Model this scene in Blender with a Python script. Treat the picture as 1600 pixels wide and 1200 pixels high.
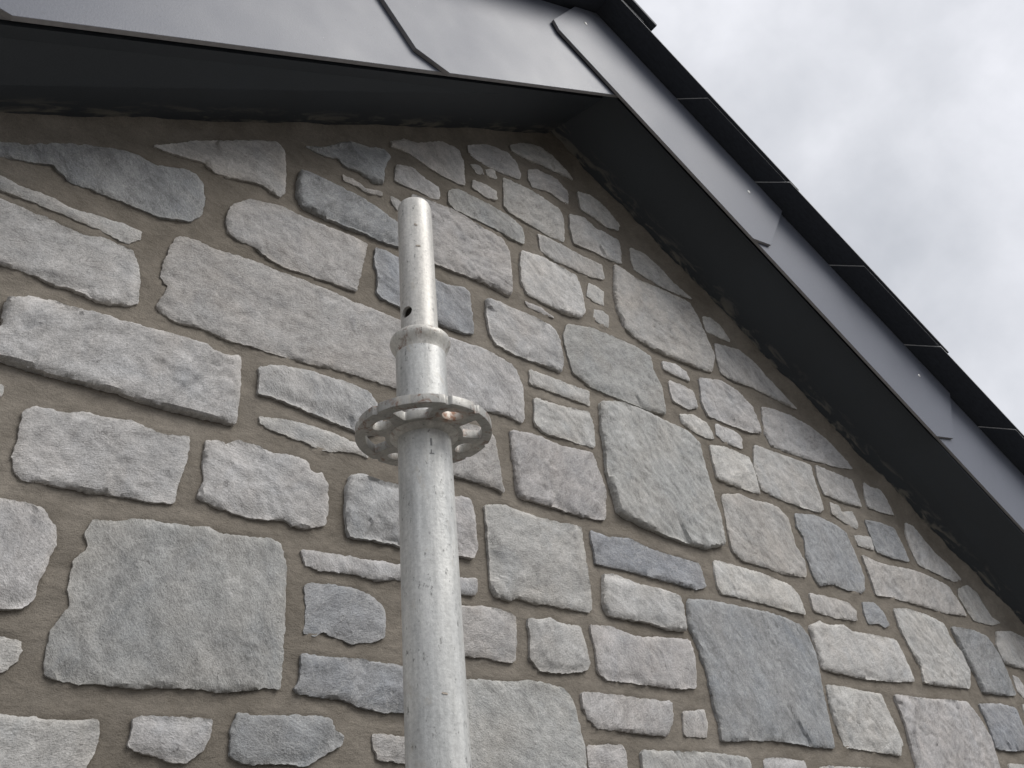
import bpy, bmesh, math, random
import numpy as np
from mathutils import Vector, Matrix, noise
from mathutils.geometry import delaunay_2d_cdt

for o in list(bpy.data.objects): bpy.data.objects.remove(o)
SC = bpy.context.scene
COL = SC.collection
H0 = 3.40          # height of the eye (on the scaffold boards) above the ground; all z below are measured from it
random.seed(3)

# ------------------------------------------------------------------ camera
cam_d = bpy.data.cameras.new('camera'); cam = bpy.data.objects.new('camera', cam_d); COL.objects.link(cam)
cam_d.sensor_width = 36.0; cam_d.lens = 1290/1600*36; cam_d.clip_start = .02; cam_d.clip_end = 500
ri = Vector((0.77627789,-0.62336209,-0.09387406)); up = Vector((-0.26768694,-0.46078192,0.84618185)); fw = Vector((0.57073316,0.63174341,0.5245607))
cam.matrix_world = Matrix(((ri.x,up.x,-fw.x,0),(ri.y,up.y,-fw.y,0),(ri.z,up.z,-fw.z,H0),(0,0,0,1)))
SC.camera = cam

# ------------------------------------------------------------------ sky, sun, exposure
SC.view_settings.view_transform = 'Standard'; SC.view_settings.look = 'None'
SC.view_settings.gamma = 1; SC.view_settings.use_curve_mapping = False
SC.view_settings.exposure = 0.34
SUN = Vector((.35,-.62,.70)).normalized()
world = bpy.data.worlds.new('World'); SC.world = world; world.use_nodes = True
nt = world.node_tree; nt.nodes.clear()
def N(nt, t, **kw):
    n = nt.nodes.new(t)
    for k, v in kw.items():
        if k in n.inputs.keys(): n.inputs[k].default_value = v
        else: setattr(n, k, v)
    return n
def ramp(nt, stops, src=None):
    r = nt.nodes.new('ShaderNodeValToRGB'); e = r.color_ramp.elements
    while len(e) < len(stops): e.new(.5)
    for i, (p, c) in enumerate(stops):
        e[i].position = p; e[i].color = (c[0],c[1],c[2],1) if not isinstance(c,(int,float)) else (c,c,c,1)
    if src is not None: nt.links.new(src, r.inputs[0])
    return r.outputs[0]
def mix(nt, fac, a, b, mode='MIX'):
    m = nt.nodes.new('ShaderNodeMix'); m.data_type = 'RGBA'; m.blend_type = mode
    for i, v in ((0, fac), (6, a), (7, b)):
        if hasattr(v, 'links') or hasattr(v, 'is_linked'): nt.links.new(v, m.inputs[i])
        elif isinstance(v, (int, float)) and i == 0: m.inputs[0].default_value = v
        else: m.inputs[i].default_value = (v,v,v,1) if isinstance(v,(int,float)) else (v[0],v[1],v[2],1)
    return m.outputs[2]
def math_(nt, op, a, b=None, c=None):
    m = nt.nodes.new('ShaderNodeMath'); m.operation = op
    for i, v in enumerate((a, b, c)):
        if v is None: continue
        if isinstance(v, (int, float)): m.inputs[i].default_value = v
        else: nt.links.new(v, m.inputs[i])
    return m.outputs[0]
def noise_(nt, vec, scale, detail=4, rough=.55, dist=0.0):
    n = N(nt, 'ShaderNodeTexNoise'); n.inputs['Scale'].default_value = scale; n.inputs['Detail'].default_value = detail
    n.inputs['Roughness'].default_value = rough; n.inputs['Distortion'].default_value = dist
    if vec is not None: nt.links.new(vec, n.inputs['Vector'])
    return n.outputs[0]
def mapping(nt, vec, scale=(1,1,1), rot=(0,0,0), loc=(0,0,0)):
    m = N(nt, 'ShaderNodeMapping'); m.inputs['Scale'].default_value = scale; m.inputs['Rotation'].default_value = rot; m.inputs['Location'].default_value = loc
    nt.links.new(vec, m.inputs['Vector']); return m.outputs[0]

sky = nt.nodes.new('ShaderNodeTexSky'); sky.sky_type = 'NISHITA'; sky.sun_disc = False
sky.sun_elevation = math.asin(SUN.z); sky.sun_rotation = math.atan2(SUN.x, SUN.y)
tc = nt.nodes.new('ShaderNodeTexCoord')
v = mapping(nt, tc.outputs['Generated'], (1,1,1.1), (0,0,.4), (5.3,.9,1.3))
c1 = noise_(nt, v, 2.4, 5, .5, .25); c2 = noise_(nt, v, 6.5, 6, .58, .15)
cl = math_(nt, 'ADD', math_(nt, 'MULTIPLY', c1, .75), math_(nt, 'MULTIPLY', c2, .25))
cloud = ramp(nt, [(.36,(4.6,4.75,5.1)), (.50,(6.1,6.2,6.55)), (.62,(7.7,7.75,8.15))], cl)
skc = mix(nt, .93, sky.outputs[0], cloud)
bg = nt.nodes.new('ShaderNodeBackground'); bg.inputs[1].default_value = .10
nt.links.new(skc, bg.inputs[0])
wo = nt.nodes.new('ShaderNodeOutputWorld'); nt.links.new(bg.outputs[0], wo.inputs[0])

sd = bpy.data.lights.new('sun','SUN'); sd.energy = 1.8; sd.angle = math.radians(35); sd.color = (1,.975,.94)
so = bpy.data.objects.new('sun', sd); COL.objects.link(so); so.location = (0,-5,12)
so.rotation_euler = SUN.to_track_quat('Z','Y').to_euler()

# ------------------------------------------------------------------ measured data (mm in the plane of the wall: x along it, z above the eye)
STONES = [
('B',9,[-22,805,15,820,32,826,49,830,70,840,81,832,92,822,107,821,125,823,149,821,174,821,191,820,208,820,227,827,248,834,260,851,260,882,255,911,243,921,229,922,210,914,191,906,179,909,167,912,148,910,122,900,91,887,60,869,37,853,11,841,-27,828]),
('W',7,[-21,773,26,771,43,770,78,768,115,766,148,761,174,757,187,771,187,783,162,784,139,783,103,779,80,785,43,786,22,790,-25,790]),
('L',8,[-14,661,47,665,68,664,103,660,133,661,155,655,188,662,197,668,197,693,194,712,188,731,180,746,144,751,124,743,100,747,72,751,29,755,-37,759]),
('P',9,[202,941,231,947,256,950,269,939,288,942,315,949,332,955,348,954,371,946,379,960,377,1008,373,1049,359,1060,326,1042,277,1010,238,985,211,962,182,940]),
('B',8,[426,1080,448,1080,468,1090,484,1079,509,1083,527,1078,540,1073,557,1079,560,1116,563,1129,573,1156,561,1167,528,1152,492,1144,471,1126,444,1099,409,1080]),
('P',5,[480,1045,506,1045,528,1042,555,1050,556,1059,522,1049,510,1057,479,1056]),
('P',8,[577,1186,612,1194,652,1183,673,1179,698,1176,743,1179,744,1215,745,1248,736,1275,694,1273,635,1230,606,1224,574,1195]),
('L',7,[585,1126,583,1102,603,1101,628,1104,663,1102,677,1108,682,1121,679,1140,650,1144,623,1158,588,1146]),
('L',4,[576,1044,589,1032,602,1036,600,1051,587,1059,574,1060]),
('B',12,[399,988,400,960,411,946,461,941,508,943,552,941,581,945,607,953,608,990,585,997,545,1010,507,1019,460,1022,421,1022,402,1020]),
('L',8,[762,1280,781,1273,813,1270,856,1274,895,1284,900,1305,889,1334,864,1346,815,1339,759,1302]),
('L',4,[779,1234,796,1243,789,1262,764,1252]),
('L',4,[806,1242,831,1249,827,1277,801,1257]),
('L',5,[762,1188,777,1182,800,1178,824,1187,825,1209,801,1213,767,1208]),
('L',8,[883,1360,920,1362,976,1370,1025,1374,1067,1378,1049,1398,1013,1418,966,1427,916,1406,880,1376]),
('P',6,[923,1301,931,1282,985,1297,1012,1288,1036,1286,1042,1328,1013,1352,955,1347,926,1331]),
('L',8,[842,1181,855,1167,893,1164,961,1154,1002,1161,1012,1231,1005,1255,934,1267,872,1265,849,1263]),
('L',7,[1074,1292,1113,1287,1152,1277,1192,1287,1201,1308,1165,1340,1123,1358,1074,1346]),
('L',9,[1028,1214,1031,1169,1089,1175,1134,1172,1178,1179,1184,1214,1186,1250,1151,1253,1111,1252,1078,1268,1033,1254]),
('G',10,[699,1112,715,1101,757,1101,811,1101,850,1095,882,1097,886,1116,881,1139,857,1153,817,1158,777,1159,727,1160,703,1144]),
('P',14,[610,993,619,939,658,943,720,946,774,948,828,942,835,962,838,1010,839,1055,826,1081,769,1086,713,1098,655,1091,617,1086]),
('P',7,[927,1100,961,1090,996,1092,1032,1091,1060,1092,1108,1104,1109,1144,1055,1142,988,1146,927,1146]),
('W',11,[865,1036,862,990,873,964,905,962,954,958,1010,964,1028,984,1028,1012,1027,1045,1018,1075,969,1078,923,1082,872,1073]),
('W',6,[1044,1034,1066,1026,1091,1028,1099,1067,1085,1072,1057,1073]),
('L',5,[1052,980,1065,972,1092,971,1101,1002,1086,1010,1057,1003]),
('L',7,[1218,1212,1224,1182,1271,1175,1318,1170,1383,1175,1425,1182,1358,1207,1321,1235,1274,1254,1225,1250]),
('P',12,[1133,1081,1131,1037,1143,988,1165,974,1216,964,1298,963,1374,963,1421,968,1451,1021,1446,1041,1435,1080,1422,1125,1404,1162,1318,1159,1230,1153,1210,1155,1151,1166]),
('L',5,[1446,1095,1493,1094,1544,1097,1520,1133,1483,1148,1448,1138]),
('L',8,[1459,1016,1461,976,1508,973,1578,978,1640,973,1705,969,1762,969,1711,1000,1664,1029,1629,1059,1569,1082,1469,1066]),
('L',9,[767,874,769,833,781,817,816,809,853,808,902,811,933,807,944,842,940,889,926,909,878,914,829,913,792,916,769,911]),
('P',3,[873,937,913,934,938,936,907,947,867,946]),
('G',10,[955,902,957,858,967,818,1009,799,1095,796,1162,794,1219,800,1226,867,1210,901,1210,938,1169,949,1107,950,1039,949,970,932]),
('W',6,[1248,920,1294,915,1331,917,1326,938,1293,947,1247,939]),
('W',7,[1252,865,1255,842,1304,836,1336,850,1332,889,1298,895,1254,892]),
('L',9,[1355,867,1367,838,1428,836,1508,836,1558,846,1558,875,1551,912,1503,945,1448,954,1367,936]),
('L',8,[851,757,902,757,969,757,995,755,1000,787,967,786,907,788,854,788]),
('L',11,[623,654,668,655,719,665,761,674,795,675,819,670,828,682,832,743,822,773,812,783,760,796,719,794,677,792,629,791]),
('P',12,[639,540,672,539,713,537,750,535,766,531,762,567,757,624,747,635,691,636,645,634]),
('B',8,[539,891,545,867,544,834,552,823,586,819,616,818,654,816,680,815,713,816,732,820,733,864,731,909,720,916,685,905,661,907,620,914,582,922,557,925,541,923]),
('P',9,[298,887,295,857,299,838,317,829,341,828,374,813,417,814,465,817,505,817,511,849,518,881,524,924,497,926,454,924,413,924,372,927,342,919,325,915]),
('P',9,[227,777,224,758,221,740,220,721,230,707,227,693,222,675,230,665,247,660,288,662,320,656,354,658,377,656,424,658,486,663,539,663,572,662,607,664,613,741,609,790,585,792,540,795,498,794,471,798,425,801,380,800,343,803,285,797,262,802,235,797]),
('L',20,[63,595,67,582,64,577,28,573,36,540,71,541,87,540,126,539,177,538,222,534,259,532,308,534,335,533,335,551,336,580,334,614,331,632,309,628,284,636,243,636,199,634,153,634,127,632,90,631,64,621]),
('G',9,[363,587,381,588,404,585,451,578,490,572,510,569,531,570,546,582,549,601,540,623,526,640,486,644,436,644,389,639,361,628]),
('L',7,[368,544,385,539,430,534,460,527,487,534,506,536,526,533,521,541,506,551,452,559,394,558,366,553]),
('L',8,[107,476,108,456,106,435,111,418,121,409,144,410,184,410,224,412,249,412,273,415,276,443,281,465,282,491,281,502,251,496,214,505,193,501,164,501,144,494,131,495,116,495,106,485]),
('L',7,[34,479,69,486,82,501,80,510,61,513,26,513]),
('L',8,[301,470,305,450,300,427,318,420,352,414,372,413,408,419,419,414,441,413,462,422,466,447,464,480,456,494,445,490,439,493,435,505,413,508,386,504,365,510,340,510,326,501,316,505,302,500]),
('G',19,[493,478,491,442,494,421,498,411,533,413,568,412,601,410,605,503,568,500,542,500,517,504,498,497]),
('P',17,[619,413,667,413,696,414,704,429,704,459,702,494,696,506,667,502,623,502]),
('L',10,[438,365,457,362,502,364,541,360,570,365,618,361,671,359,695,360,700,369,700,383,672,380,629,384,570,385,525,384,467,384,433,383]),
('B',7,[443,313,440,284,454,281,465,287,482,282,504,277,530,281,548,288,550,315,546,327,526,339,503,344,472,345,439,341]),
('B',9,[438,231,430,220,439,214,483,212,512,205,542,199,569,200,601,196,603,252,567,254,513,257,461,256,437,258]),
('B',8,[362,175,363,150,374,143,409,143,446,141,461,148,490,161,493,171,480,177,477,188,463,191,425,190,388,188,366,191]),
('P',8,[533,162,539,147,568,145,599,140,600,169,570,172,531,174]),
('L',8,[130,120,224,119,225,138,230,154,232,171,228,179,186,178,146,181,116,184]),
('W',8,[262,171,261,156,276,151,300,145,316,143,332,154,339,168,340,183,313,184,287,184,263,183]),
('G',10,[189,361,194,348,183,332,182,302,188,285,182,276,175,262,174,235,177,219,194,213,222,213,252,212,316,214,350,212,385,217,396,220,413,219,414,228,414,272,414,319,413,359,405,386,393,391,373,389,334,386,315,391,287,388,244,388,215,380,193,378]),
('L',9,[86,273,127,276,144,278,152,286,153,304,159,329,162,348,158,363,144,380,126,384,105,384,60,385]),
('L',8,[109,216,139,218,150,228,152,239,149,248,132,249,101,253]),
('P',11,[633,277,671,276,723,274,750,272,757,275,762,303,765,335,758,339,730,345,671,341,637,342]),
('G',8,[634,119,865,117,867,139,870,163,862,201,858,226,842,243,801,248,774,249,749,245,721,245,673,244,633,247]),
('L',9,[728,465,727,415,725,380,733,362,760,361,775,366,801,361,855,362,915,361,923,367,925,412,924,467,925,499,914,502,844,500,780,506,767,509,726,501]),
('P',9,[793,603,795,558,798,529,848,528,899,524,954,522,985,526,999,583,995,606,986,626,981,653,903,647,849,654,793,648]),
('W',8,[850,679,870,666,944,664,990,665,996,713,990,738,917,731,857,730]),
('G',21,[1014,714,1015,668,1009,619,1018,574,1021,544,1067,535,1126,525,1190,518,1249,517,1308,534,1313,591,1308,634,1306,697,1304,753,1271,774,1223,778,1153,785,1086,787,1026,772]),
('W',6,[1271,793,1295,784,1334,778,1367,782,1369,795,1354,819,1312,826,1267,814]),
('W',7,[1380,796,1404,784,1464,783,1475,812,1459,823,1388,825]),
('W',8,[1343,717,1346,685,1403,679,1484,678,1487,712,1487,751,1481,765,1405,771,1346,762]),
('L',9,[1490,743,1496,691,1543,683,1633,678,1711,680,1736,693,1731,763,1734,806,1695,806,1630,806,1568,805,1515,805]),
('P',9,[1336,574,1335,527,1359,512,1440,508,1492,502,1575,508,1588,539,1567,579,1571,638,1540,659,1506,662,1447,656,1411,663,1343,648]),
('B',8,[1599,622,1614,602,1599,556,1607,514,1621,495,1671,506,1719,501,1783,499,1806,509,1824,544,1816,602,1806,647,1767,659,1693,669,1604,657]),
('L',8,[1576,851,1587,821,1637,820,1736,823,1882,835,1952,848,1908,882,1864,909,1802,930,1723,939,1650,936,1596,929]),
('L',8,[1752,776,1759,736,1848,732,1926,736,1925,779,1920,808,1848,810,1763,813]),
('L',8,[1963,773,1960,743,2017,740,2090,745,2079,788,2062,812,2011,807,1985,816]),
('W',6,[1771,690,1818,674,1868,668,1881,681,1874,713,1819,702,1814,718,1779,719]),
('W',6,[1844,622,1872,622,1918,622,1921,655,1842,648]),
('B',9,[1923,663,1925,619,1997,614,2082,618,2078,655,2063,704,1994,706,1922,701]),
('P',9,[1853,548,1853,503,1919,508,1941,506,2052,504,2171,498,2301,504,2276,544,2250,578,2157,591,2079,596,1997,591,1921,589,1847,599]),
('L',8,[2124,707,2116,662,2127,617,2211,607,2308,596,2356,610,2305,647,2255,666,2218,696,2181,731,2142,733]),
('L',7,[2298,555,2315,523,2335,495,2440,494,2503,507,2460,517,2439,549,2427,580,2383,596,2313,578]),
('L',8,[2412,435,2422,392,2535,386,2660,369,2708,451,2625,476,2552,487,2451,478]),
('B',9,[2195,401,2220,349,2226,309,2361,309,2412,314,2412,354,2407,410,2374,457,2301,466,2181,464]),
('W',10,[1911,433,1926,391,1950,350,1939,315,2027,313,2160,316,2190,352,2182,400,2155,429,2145,467,2074,480,1977,486,1909,477]),
('B',6,[1772,455,1776,430,1820,436,1843,429,1867,436,1860,464,1830,483,1778,477]),
('P',7,[1568,435,1648,429,1729,432,1737,453,1715,469,1654,472,1568,472]),
('W',9,[1259,451,1266,434,1332,432,1406,429,1483,425,1531,424,1528,460,1504,480,1457,486,1406,493,1332,495,1264,497]),
('B',7,[948,471,947,444,994,443,1070,440,1132,437,1194,432,1224,441,1223,464,1216,484,1146,486,1084,491,1038,501,987,495,946,499]),
('W',20,[950,379,957,359,1003,358,1045,358,1085,352,1139,352,1141,385,1139,412,1096,418,1038,419,983,428,960,425]),
('B',9,[1151,366,1163,339,1175,287,1176,241,1180,204,1179,180,1247,182,1301,183,1369,181,1441,175,1501,173,1509,237,1518,296,1526,341,1517,381,1499,398,1450,408,1400,413,1302,414,1210,415,1163,409]),
('W',10,[1537,348,1537,317,1593,313,1681,308,1796,309,1896,315,1886,362,1872,403,1770,405,1693,404,1662,415,1598,408,1578,414,1530,400]),
('W',9,[1528,252,1531,206,1536,176,1657,169,1732,164,1758,188,1751,218,1736,255,1732,280,1667,282,1580,287,1535,287]),
('P',10,[1789,250,1790,213,1783,146,1776,108,2144,105,2159,141,2172,200,2151,244,2112,282,2002,281,1913,279,1784,282]),
('B',9,[2180,256,2185,224,2181,182,2256,179,2368,182,2378,229,2377,279,2293,286,2177,280]),
('W',6,[2437,324,2467,303,2540,300,2498,330,2478,358,2445,364]),
('L',7,[2416,253,2416,208,2571,203,2592,280,2431,292]),
('P',9,[918,306,917,270,935,260,1021,258,1077,256,1138,259,1149,306,1145,338,1080,335,1008,331,960,341,912,339]),
('L',10,[790,310,786,279,802,265,851,264,893,271,901,281,897,306,892,334,853,335,832,341,809,337,789,336]),
('P',9,[877,219,884,204,897,192,986,187,1049,185,1065,208,1071,234,998,236,930,239,878,239]),
('P',5,[1089,185,1142,185,1151,211,1149,226,1096,221]),
('P',7,[872,127,945,127,949,160,942,169,874,167]),
('G',8,[979,106,1233,102,1237,154,1144,161,1050,161,983,163]),
('L',8,[1268,111,1399,110,1394,150,1335,154,1276,154]),
('L',8,[1433,99,1695,96,1698,137,1436,143]),
('L',8,[2198,99,2427,92,2442,142,2214,151]),
]
FILLER = [
('B',8,[-1164,-947,-1119,-955,-1073,-944,-1019,-945,-974,-950,-921,-941,-917,-889,-928,-820,-965,-814,-1025,-814,-1077,-816,-1128,-823,-1171,-829,-1179,-878]),
('P',9,[-877,-949,-836,-953,-783,-947,-732,-937,-740,-885,-748,-821,-793,-820,-837,-823,-886,-827,-891,-880]),
('L',12,[-700,-953,-646,-944,-573,-943,-580,-883,-587,-819,-639,-818,-705,-824,-702,-888]),
('L',9,[-544,-949,-491,-954,-438,-946,-382,-947,-381,-888,-395,-816,-436,-819,-490,-817,-551,-827,-553,-888]),
('G',12,[-353,-955,-291,-949,-238,-953,-176,-946,-118,-950,-62,-937,-63,-883,-60,-822,-114,-812,-175,-814,-241,-818,-301,-813,-359,-826,-350,-879]),
('P',8,[-18,-952,27,-950,93,-954,151,-949,201,-944,268,-945,263,-883,257,-817,200,-814,145,-816,83,-820,31,-815,-23,-828,-21,-881]),
('W',7,[294,-949,343,-947,399,-946,454,-946,504,-940,508,-879,497,-813,457,-815,405,-812,347,-817,289,-821,299,-884]),
('L',7,[545,-953,599,-949,658,-950,718,-946,778,-939,771,-887,769,-815,713,-815,658,-823,595,-820,530,-830,533,-887]),
('L',12,[812,-948,861,-953,927,-951,982,-936,988,-879,979,-817,930,-817,863,-820,807,-820,804,-885]),
('P',9,[1022,-949,1072,-954,1130,-950,1186,-946,1185,-880,1185,-819,1129,-812,1073,-819,1018,-824,1013,-878]),
('P',9,[1230,-951,1288,-954,1348,-947,1408,-945,1405,-878,1401,-812,1343,-823,1285,-812,1217,-831,1215,-885]),
('G',9,[1449,-955,1511,-945,1584,-944,1581,-877,1573,-813,1516,-812,1435,-830,1438,-881]),
('B',7,[1613,-951,1675,-946,1729,-955,1795,-947,1850,-939,1851,-884,1852,-816,1797,-812,1735,-813,1677,-818,1614,-823,1616,-884]),
('P',7,[1885,-946,1937,-948,1987,-952,2035,-939,2044,-878,2033,-818,1988,-823,1939,-820,1880,-830,1890,-885]),
('W',9,[2079,-955,2133,-953,2191,-944,2251,-954,2306,-944,2364,-940,2368,-887,2363,-823,2304,-819,2244,-823,2190,-814,2133,-822,2068,-827,2070,-883]),
('L',7,[2401,-952,2456,-947,2509,-944,2568,-953,2619,-953,2685,-944,2686,-880,2678,-818,2623,-822,2562,-819,2512,-823,2459,-817,2398,-826,2398,-878]),
('L',8,[2715,-945,2767,-950,2816,-947,2859,-945,2914,-945,2917,-885,2912,-820,2869,-815,2816,-819,2764,-819,2708,-824,2716,-885]),
('P',8,[2951,-954,3000,-953,3062,-945,3128,-946,3184,-942,3195,-882,3182,-818,3124,-821,3063,-819,3005,-813,2940,-828,2942,-887]),
('G',8,[3231,-951,3271,-952,3312,-947,3316,-879,3307,-814,3266,-818,3217,-819,3214,-881]),
('W',8,[-1179,-785,-1135,-789,-1080,-781,-1019,-784,-966,-791,-912,-778,-904,-722,-914,-652,-960,-656,-1024,-648,-1071,-651,-1126,-649,-1191,-656,-1193,-720]),
('B',12,[-870,-784,-825,-783,-764,-786,-703,-782,-655,-777,-649,-723,-661,-646,-704,-657,-758,-656,-825,-649,-875,-660,-878,-720]),
('P',8,[-617,-793,-551,-785,-483,-781,-421,-783,-422,-716,-432,-653,-492,-651,-555,-649,-617,-654,-619,-722]),
('W',7,[-389,-790,-343,-792,-292,-781,-288,-719,-292,-650,-338,-651,-392,-656,-389,-714]),
('G',8,[-257,-783,-203,-792,-148,-791,-86,-785,-27,-784,-21,-719,-37,-657,-88,-653,-138,-646,-201,-655,-262,-661,-263,-725]),
('G',8,[7,-787,62,-785,126,-782,191,-792,245,-774,247,-720,240,-648,192,-651,132,-650,61,-648,4,-665,11,-725]),
('L',12,[290,-788,338,-790,402,-786,467,-776,466,-721,458,-646,409,-647,343,-653,273,-656,278,-725]),
('L',9,[508,-782,551,-784,607,-777,614,-718,607,-653,548,-651,500,-663,498,-722]),
('W',12,[648,-787,708,-788,775,-786,843,-778,832,-724,829,-646,766,-648,702,-654,634,-656,641,-715]),
('P',12,[879,-790,922,-792,973,-785,1027,-774,1024,-715,1019,-650,967,-651,924,-655,873,-659,866,-725]),
('L',7,[1061,-782,1121,-786,1178,-784,1182,-719,1174,-653,1120,-655,1050,-662,1053,-715]),
('W',9,[1219,-791,1260,-786,1325,-783,1379,-788,1431,-779,1437,-722,1423,-650,1382,-655,1315,-656,1266,-650,1206,-663,1210,-718]),
('G',7,[1464,-787,1527,-782,1582,-783,1646,-782,1702,-777,1709,-720,1693,-655,1640,-656,1580,-650,1518,-648,1465,-656,1466,-717]),
('W',9,[1746,-791,1789,-791,1851,-781,1905,-782,1907,-720,1889,-646,1852,-656,1785,-653,1733,-657,1735,-714]),
('L',9,[1941,-781,1982,-791,2023,-783,2030,-718,2023,-656,1974,-653,1937,-665,1931,-723]),
('L',9,[2057,-790,2108,-787,2176,-787,2226,-782,2280,-781,2289,-725,2281,-653,2222,-655,2170,-653,2113,-657,2052,-654,2055,-720]),
('B',7,[2326,-788,2363,-791,2426,-787,2481,-782,2533,-778,2532,-723,2523,-649,2481,-648,2422,-647,2363,-648,2311,-662,2313,-723]),
('B',8,[2565,-788,2618,-788,2678,-785,2736,-791,2799,-792,2858,-774,2864,-723,2847,-648,2805,-650,2736,-655,2685,-646,2615,-655,2560,-663,2564,-721]),
('L',8,[2897,-782,2953,-792,3007,-777,3010,-721,3004,-651,2956,-655,2890,-663,2890,-717]),
('G',12,[3052,-793,3108,-788,3169,-786,3236,-784,3233,-725,3224,-653,3163,-654,3105,-650,3047,-661,3042,-717]),
('B',7,[3267,-791,3327,-792,3381,-784,3441,-789,3506,-790,3561,-775,3556,-721,3553,-651,3497,-652,3436,-657,3380,-656,3328,-654,3260,-656,3265,-722]),
('L',7,[-1207,-624,-1151,-622,-1095,-625,-1048,-627,-986,-613,-994,-561,-991,-489,-1040,-495,-1099,-494,-1152,-488,-1209,-500,-1205,-560]),
('P',8,[-950,-624,-909,-621,-856,-608,-857,-558,-867,-491,-910,-491,-954,-499,-957,-555]),
('G',9,[-818,-624,-771,-622,-720,-616,-657,-622,-602,-615,-606,-550,-613,-489,-654,-491,-722,-490,-772,-489,-824,-500,-833,-559]),
('B',12,[-568,-626,-522,-623,-461,-624,-411,-620,-354,-626,-303,-616,-311,-554,-309,-488,-365,-483,-414,-487,-463,-492,-520,-491,-577,-502,-569,-556]),
('P',12,[-273,-625,-219,-618,-168,-614,-178,-556,-183,-495,-224,-492,-281,-497,-271,-550]),
('L',9,[-133,-626,-87,-627,-26,-613,-32,-558,-38,-483,-88,-492,-143,-492,-145,-554]),
('B',12,[7,-627,50,-617,109,-624,163,-618,219,-624,268,-612,272,-556,268,-494,219,-490,168,-486,107,-492,49,-487,0,-500,-2,-553]),
('L',12,[310,-625,357,-627,417,-618,418,-557,409,-487,358,-485,308,-500,301,-551]),
('G',12,[449,-618,493,-625,551,-627,596,-618,602,-556,588,-485,547,-489,500,-489,443,-495,448,-561]),
('L',7,[634,-622,683,-623,737,-628,802,-619,849,-618,853,-553,845,-494,796,-485,742,-484,680,-492,621,-492,625,-554]),
('G',12,[891,-618,939,-619,990,-624,1056,-618,1046,-561,1048,-494,995,-490,943,-489,884,-503,887,-552]),
('P',8,[1089,-619,1139,-620,1182,-617,1247,-625,1289,-623,1342,-615,1342,-559,1335,-490,1291,-486,1239,-493,1193,-484,1137,-492,1080,-498,1080,-561]),
('L',9,[1388,-619,1439,-617,1500,-618,1553,-620,1614,-609,1615,-556,1602,-491,1551,-487,1498,-493,1436,-485,1375,-502,1378,-557]),
('P',12,[1651,-619,1712,-619,1773,-614,1775,-550,1766,-484,1706,-491,1648,-494,1641,-551]),
('L',7,[1805,-616,1855,-623,1912,-616,1961,-622,2017,-621,2080,-614,2072,-553,2068,-494,2020,-493,1965,-486,1906,-487,1859,-484,1805,-494,1805,-553]),
('L',12,[2119,-625,2169,-622,2236,-621,2305,-613,2304,-551,2293,-494,2234,-490,2167,-487,2106,-491,2111,-557]),
('L',8,[2339,-622,2376,-616,2437,-616,2489,-609,2485,-556,2486,-489,2435,-494,2382,-484,2328,-501,2332,-550]),
('P',8,[2521,-627,2572,-623,2626,-618,2615,-560,2612,-488,2570,-487,2512,-492,2515,-558]),
('B',9,[2656,-626,2697,-619,2748,-609,2752,-554,2746,-493,2699,-491,2652,-502,2655,-557]),
('P',7,[2790,-623,2840,-616,2889,-619,2953,-622,3006,-625,3065,-608,3065,-558,3060,-490,3010,-490,2948,-495,2897,-487,2832,-489,2779,-497,2783,-552]),
('L',9,[3104,-626,3155,-627,3203,-624,3257,-619,3254,-549,3254,-492,3203,-495,3145,-493,3102,-499,3093,-560]),
('W',7,[3290,-626,3335,-627,3385,-619,3440,-627,3488,-617,3546,-611,3544,-550,3536,-490,3491,-492,3434,-492,3388,-494,3333,-492,3285,-491,3287,-551]),
('G',12,[-1213,-457,-1156,-456,-1105,-463,-1051,-450,-1048,-400,-1054,-333,-1106,-328,-1159,-332,-1215,-341,-1212,-399]),
('B',9,[-1007,-461,-949,-458,-877,-448,-876,-392,-885,-329,-941,-324,-1021,-343,-1019,-398]),
('L',8,[-837,-455,-790,-461,-739,-458,-677,-448,-677,-390,-680,-334,-735,-333,-789,-332,-844,-340,-847,-397]),
('G',9,[-646,-462,-597,-460,-557,-451,-554,-399,-558,-327,-602,-329,-645,-332,-647,-400]),
('P',12,[-516,-461,-470,-458,-416,-454,-362,-449,-362,-398,-370,-328,-423,-327,-474,-330,-524,-335,-521,-395]),
('P',9,[-331,-462,-277,-462,-228,-464,-169,-459,-110,-457,-110,-400,-117,-328,-172,-334,-229,-327,-275,-330,-339,-342,-341,-391]),
('L',8,[-69,-459,-22,-457,38,-464,102,-461,157,-457,153,-389,147,-332,101,-333,39,-329,-17,-330,-84,-340,-84,-400]),
('B',8,[193,-462,262,-456,333,-456,327,-397,319,-328,251,-328,191,-342,184,-399]),
('P',7,[368,-464,414,-460,455,-462,519,-449,516,-391,501,-332,461,-325,414,-334,362,-337,354,-399]),
('L',12,[548,-454,605,-461,670,-462,728,-456,725,-388,722,-329,669,-328,605,-331,539,-343,539,-396]),
('L',9,[762,-461,812,-462,870,-459,914,-456,924,-393,910,-327,860,-325,817,-328,753,-338,762,-393]),
('P',8,[952,-459,1015,-460,1093,-446,1088,-391,1076,-324,1023,-330,954,-340,955,-396]),
('L',9,[1122,-457,1176,-457,1218,-453,1222,-398,1214,-330,1170,-333,1117,-332,1120,-391]),
('P',8,[1256,-463,1312,-456,1365,-459,1422,-460,1470,-462,1524,-457,1534,-389,1520,-331,1471,-326,1419,-334,1368,-325,1303,-330,1251,-336,1252,-397]),
('W',7,[1565,-459,1615,-459,1673,-460,1725,-454,1778,-450,1780,-392,1766,-331,1718,-335,1670,-332,1610,-335,1553,-335,1557,-395]),
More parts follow.
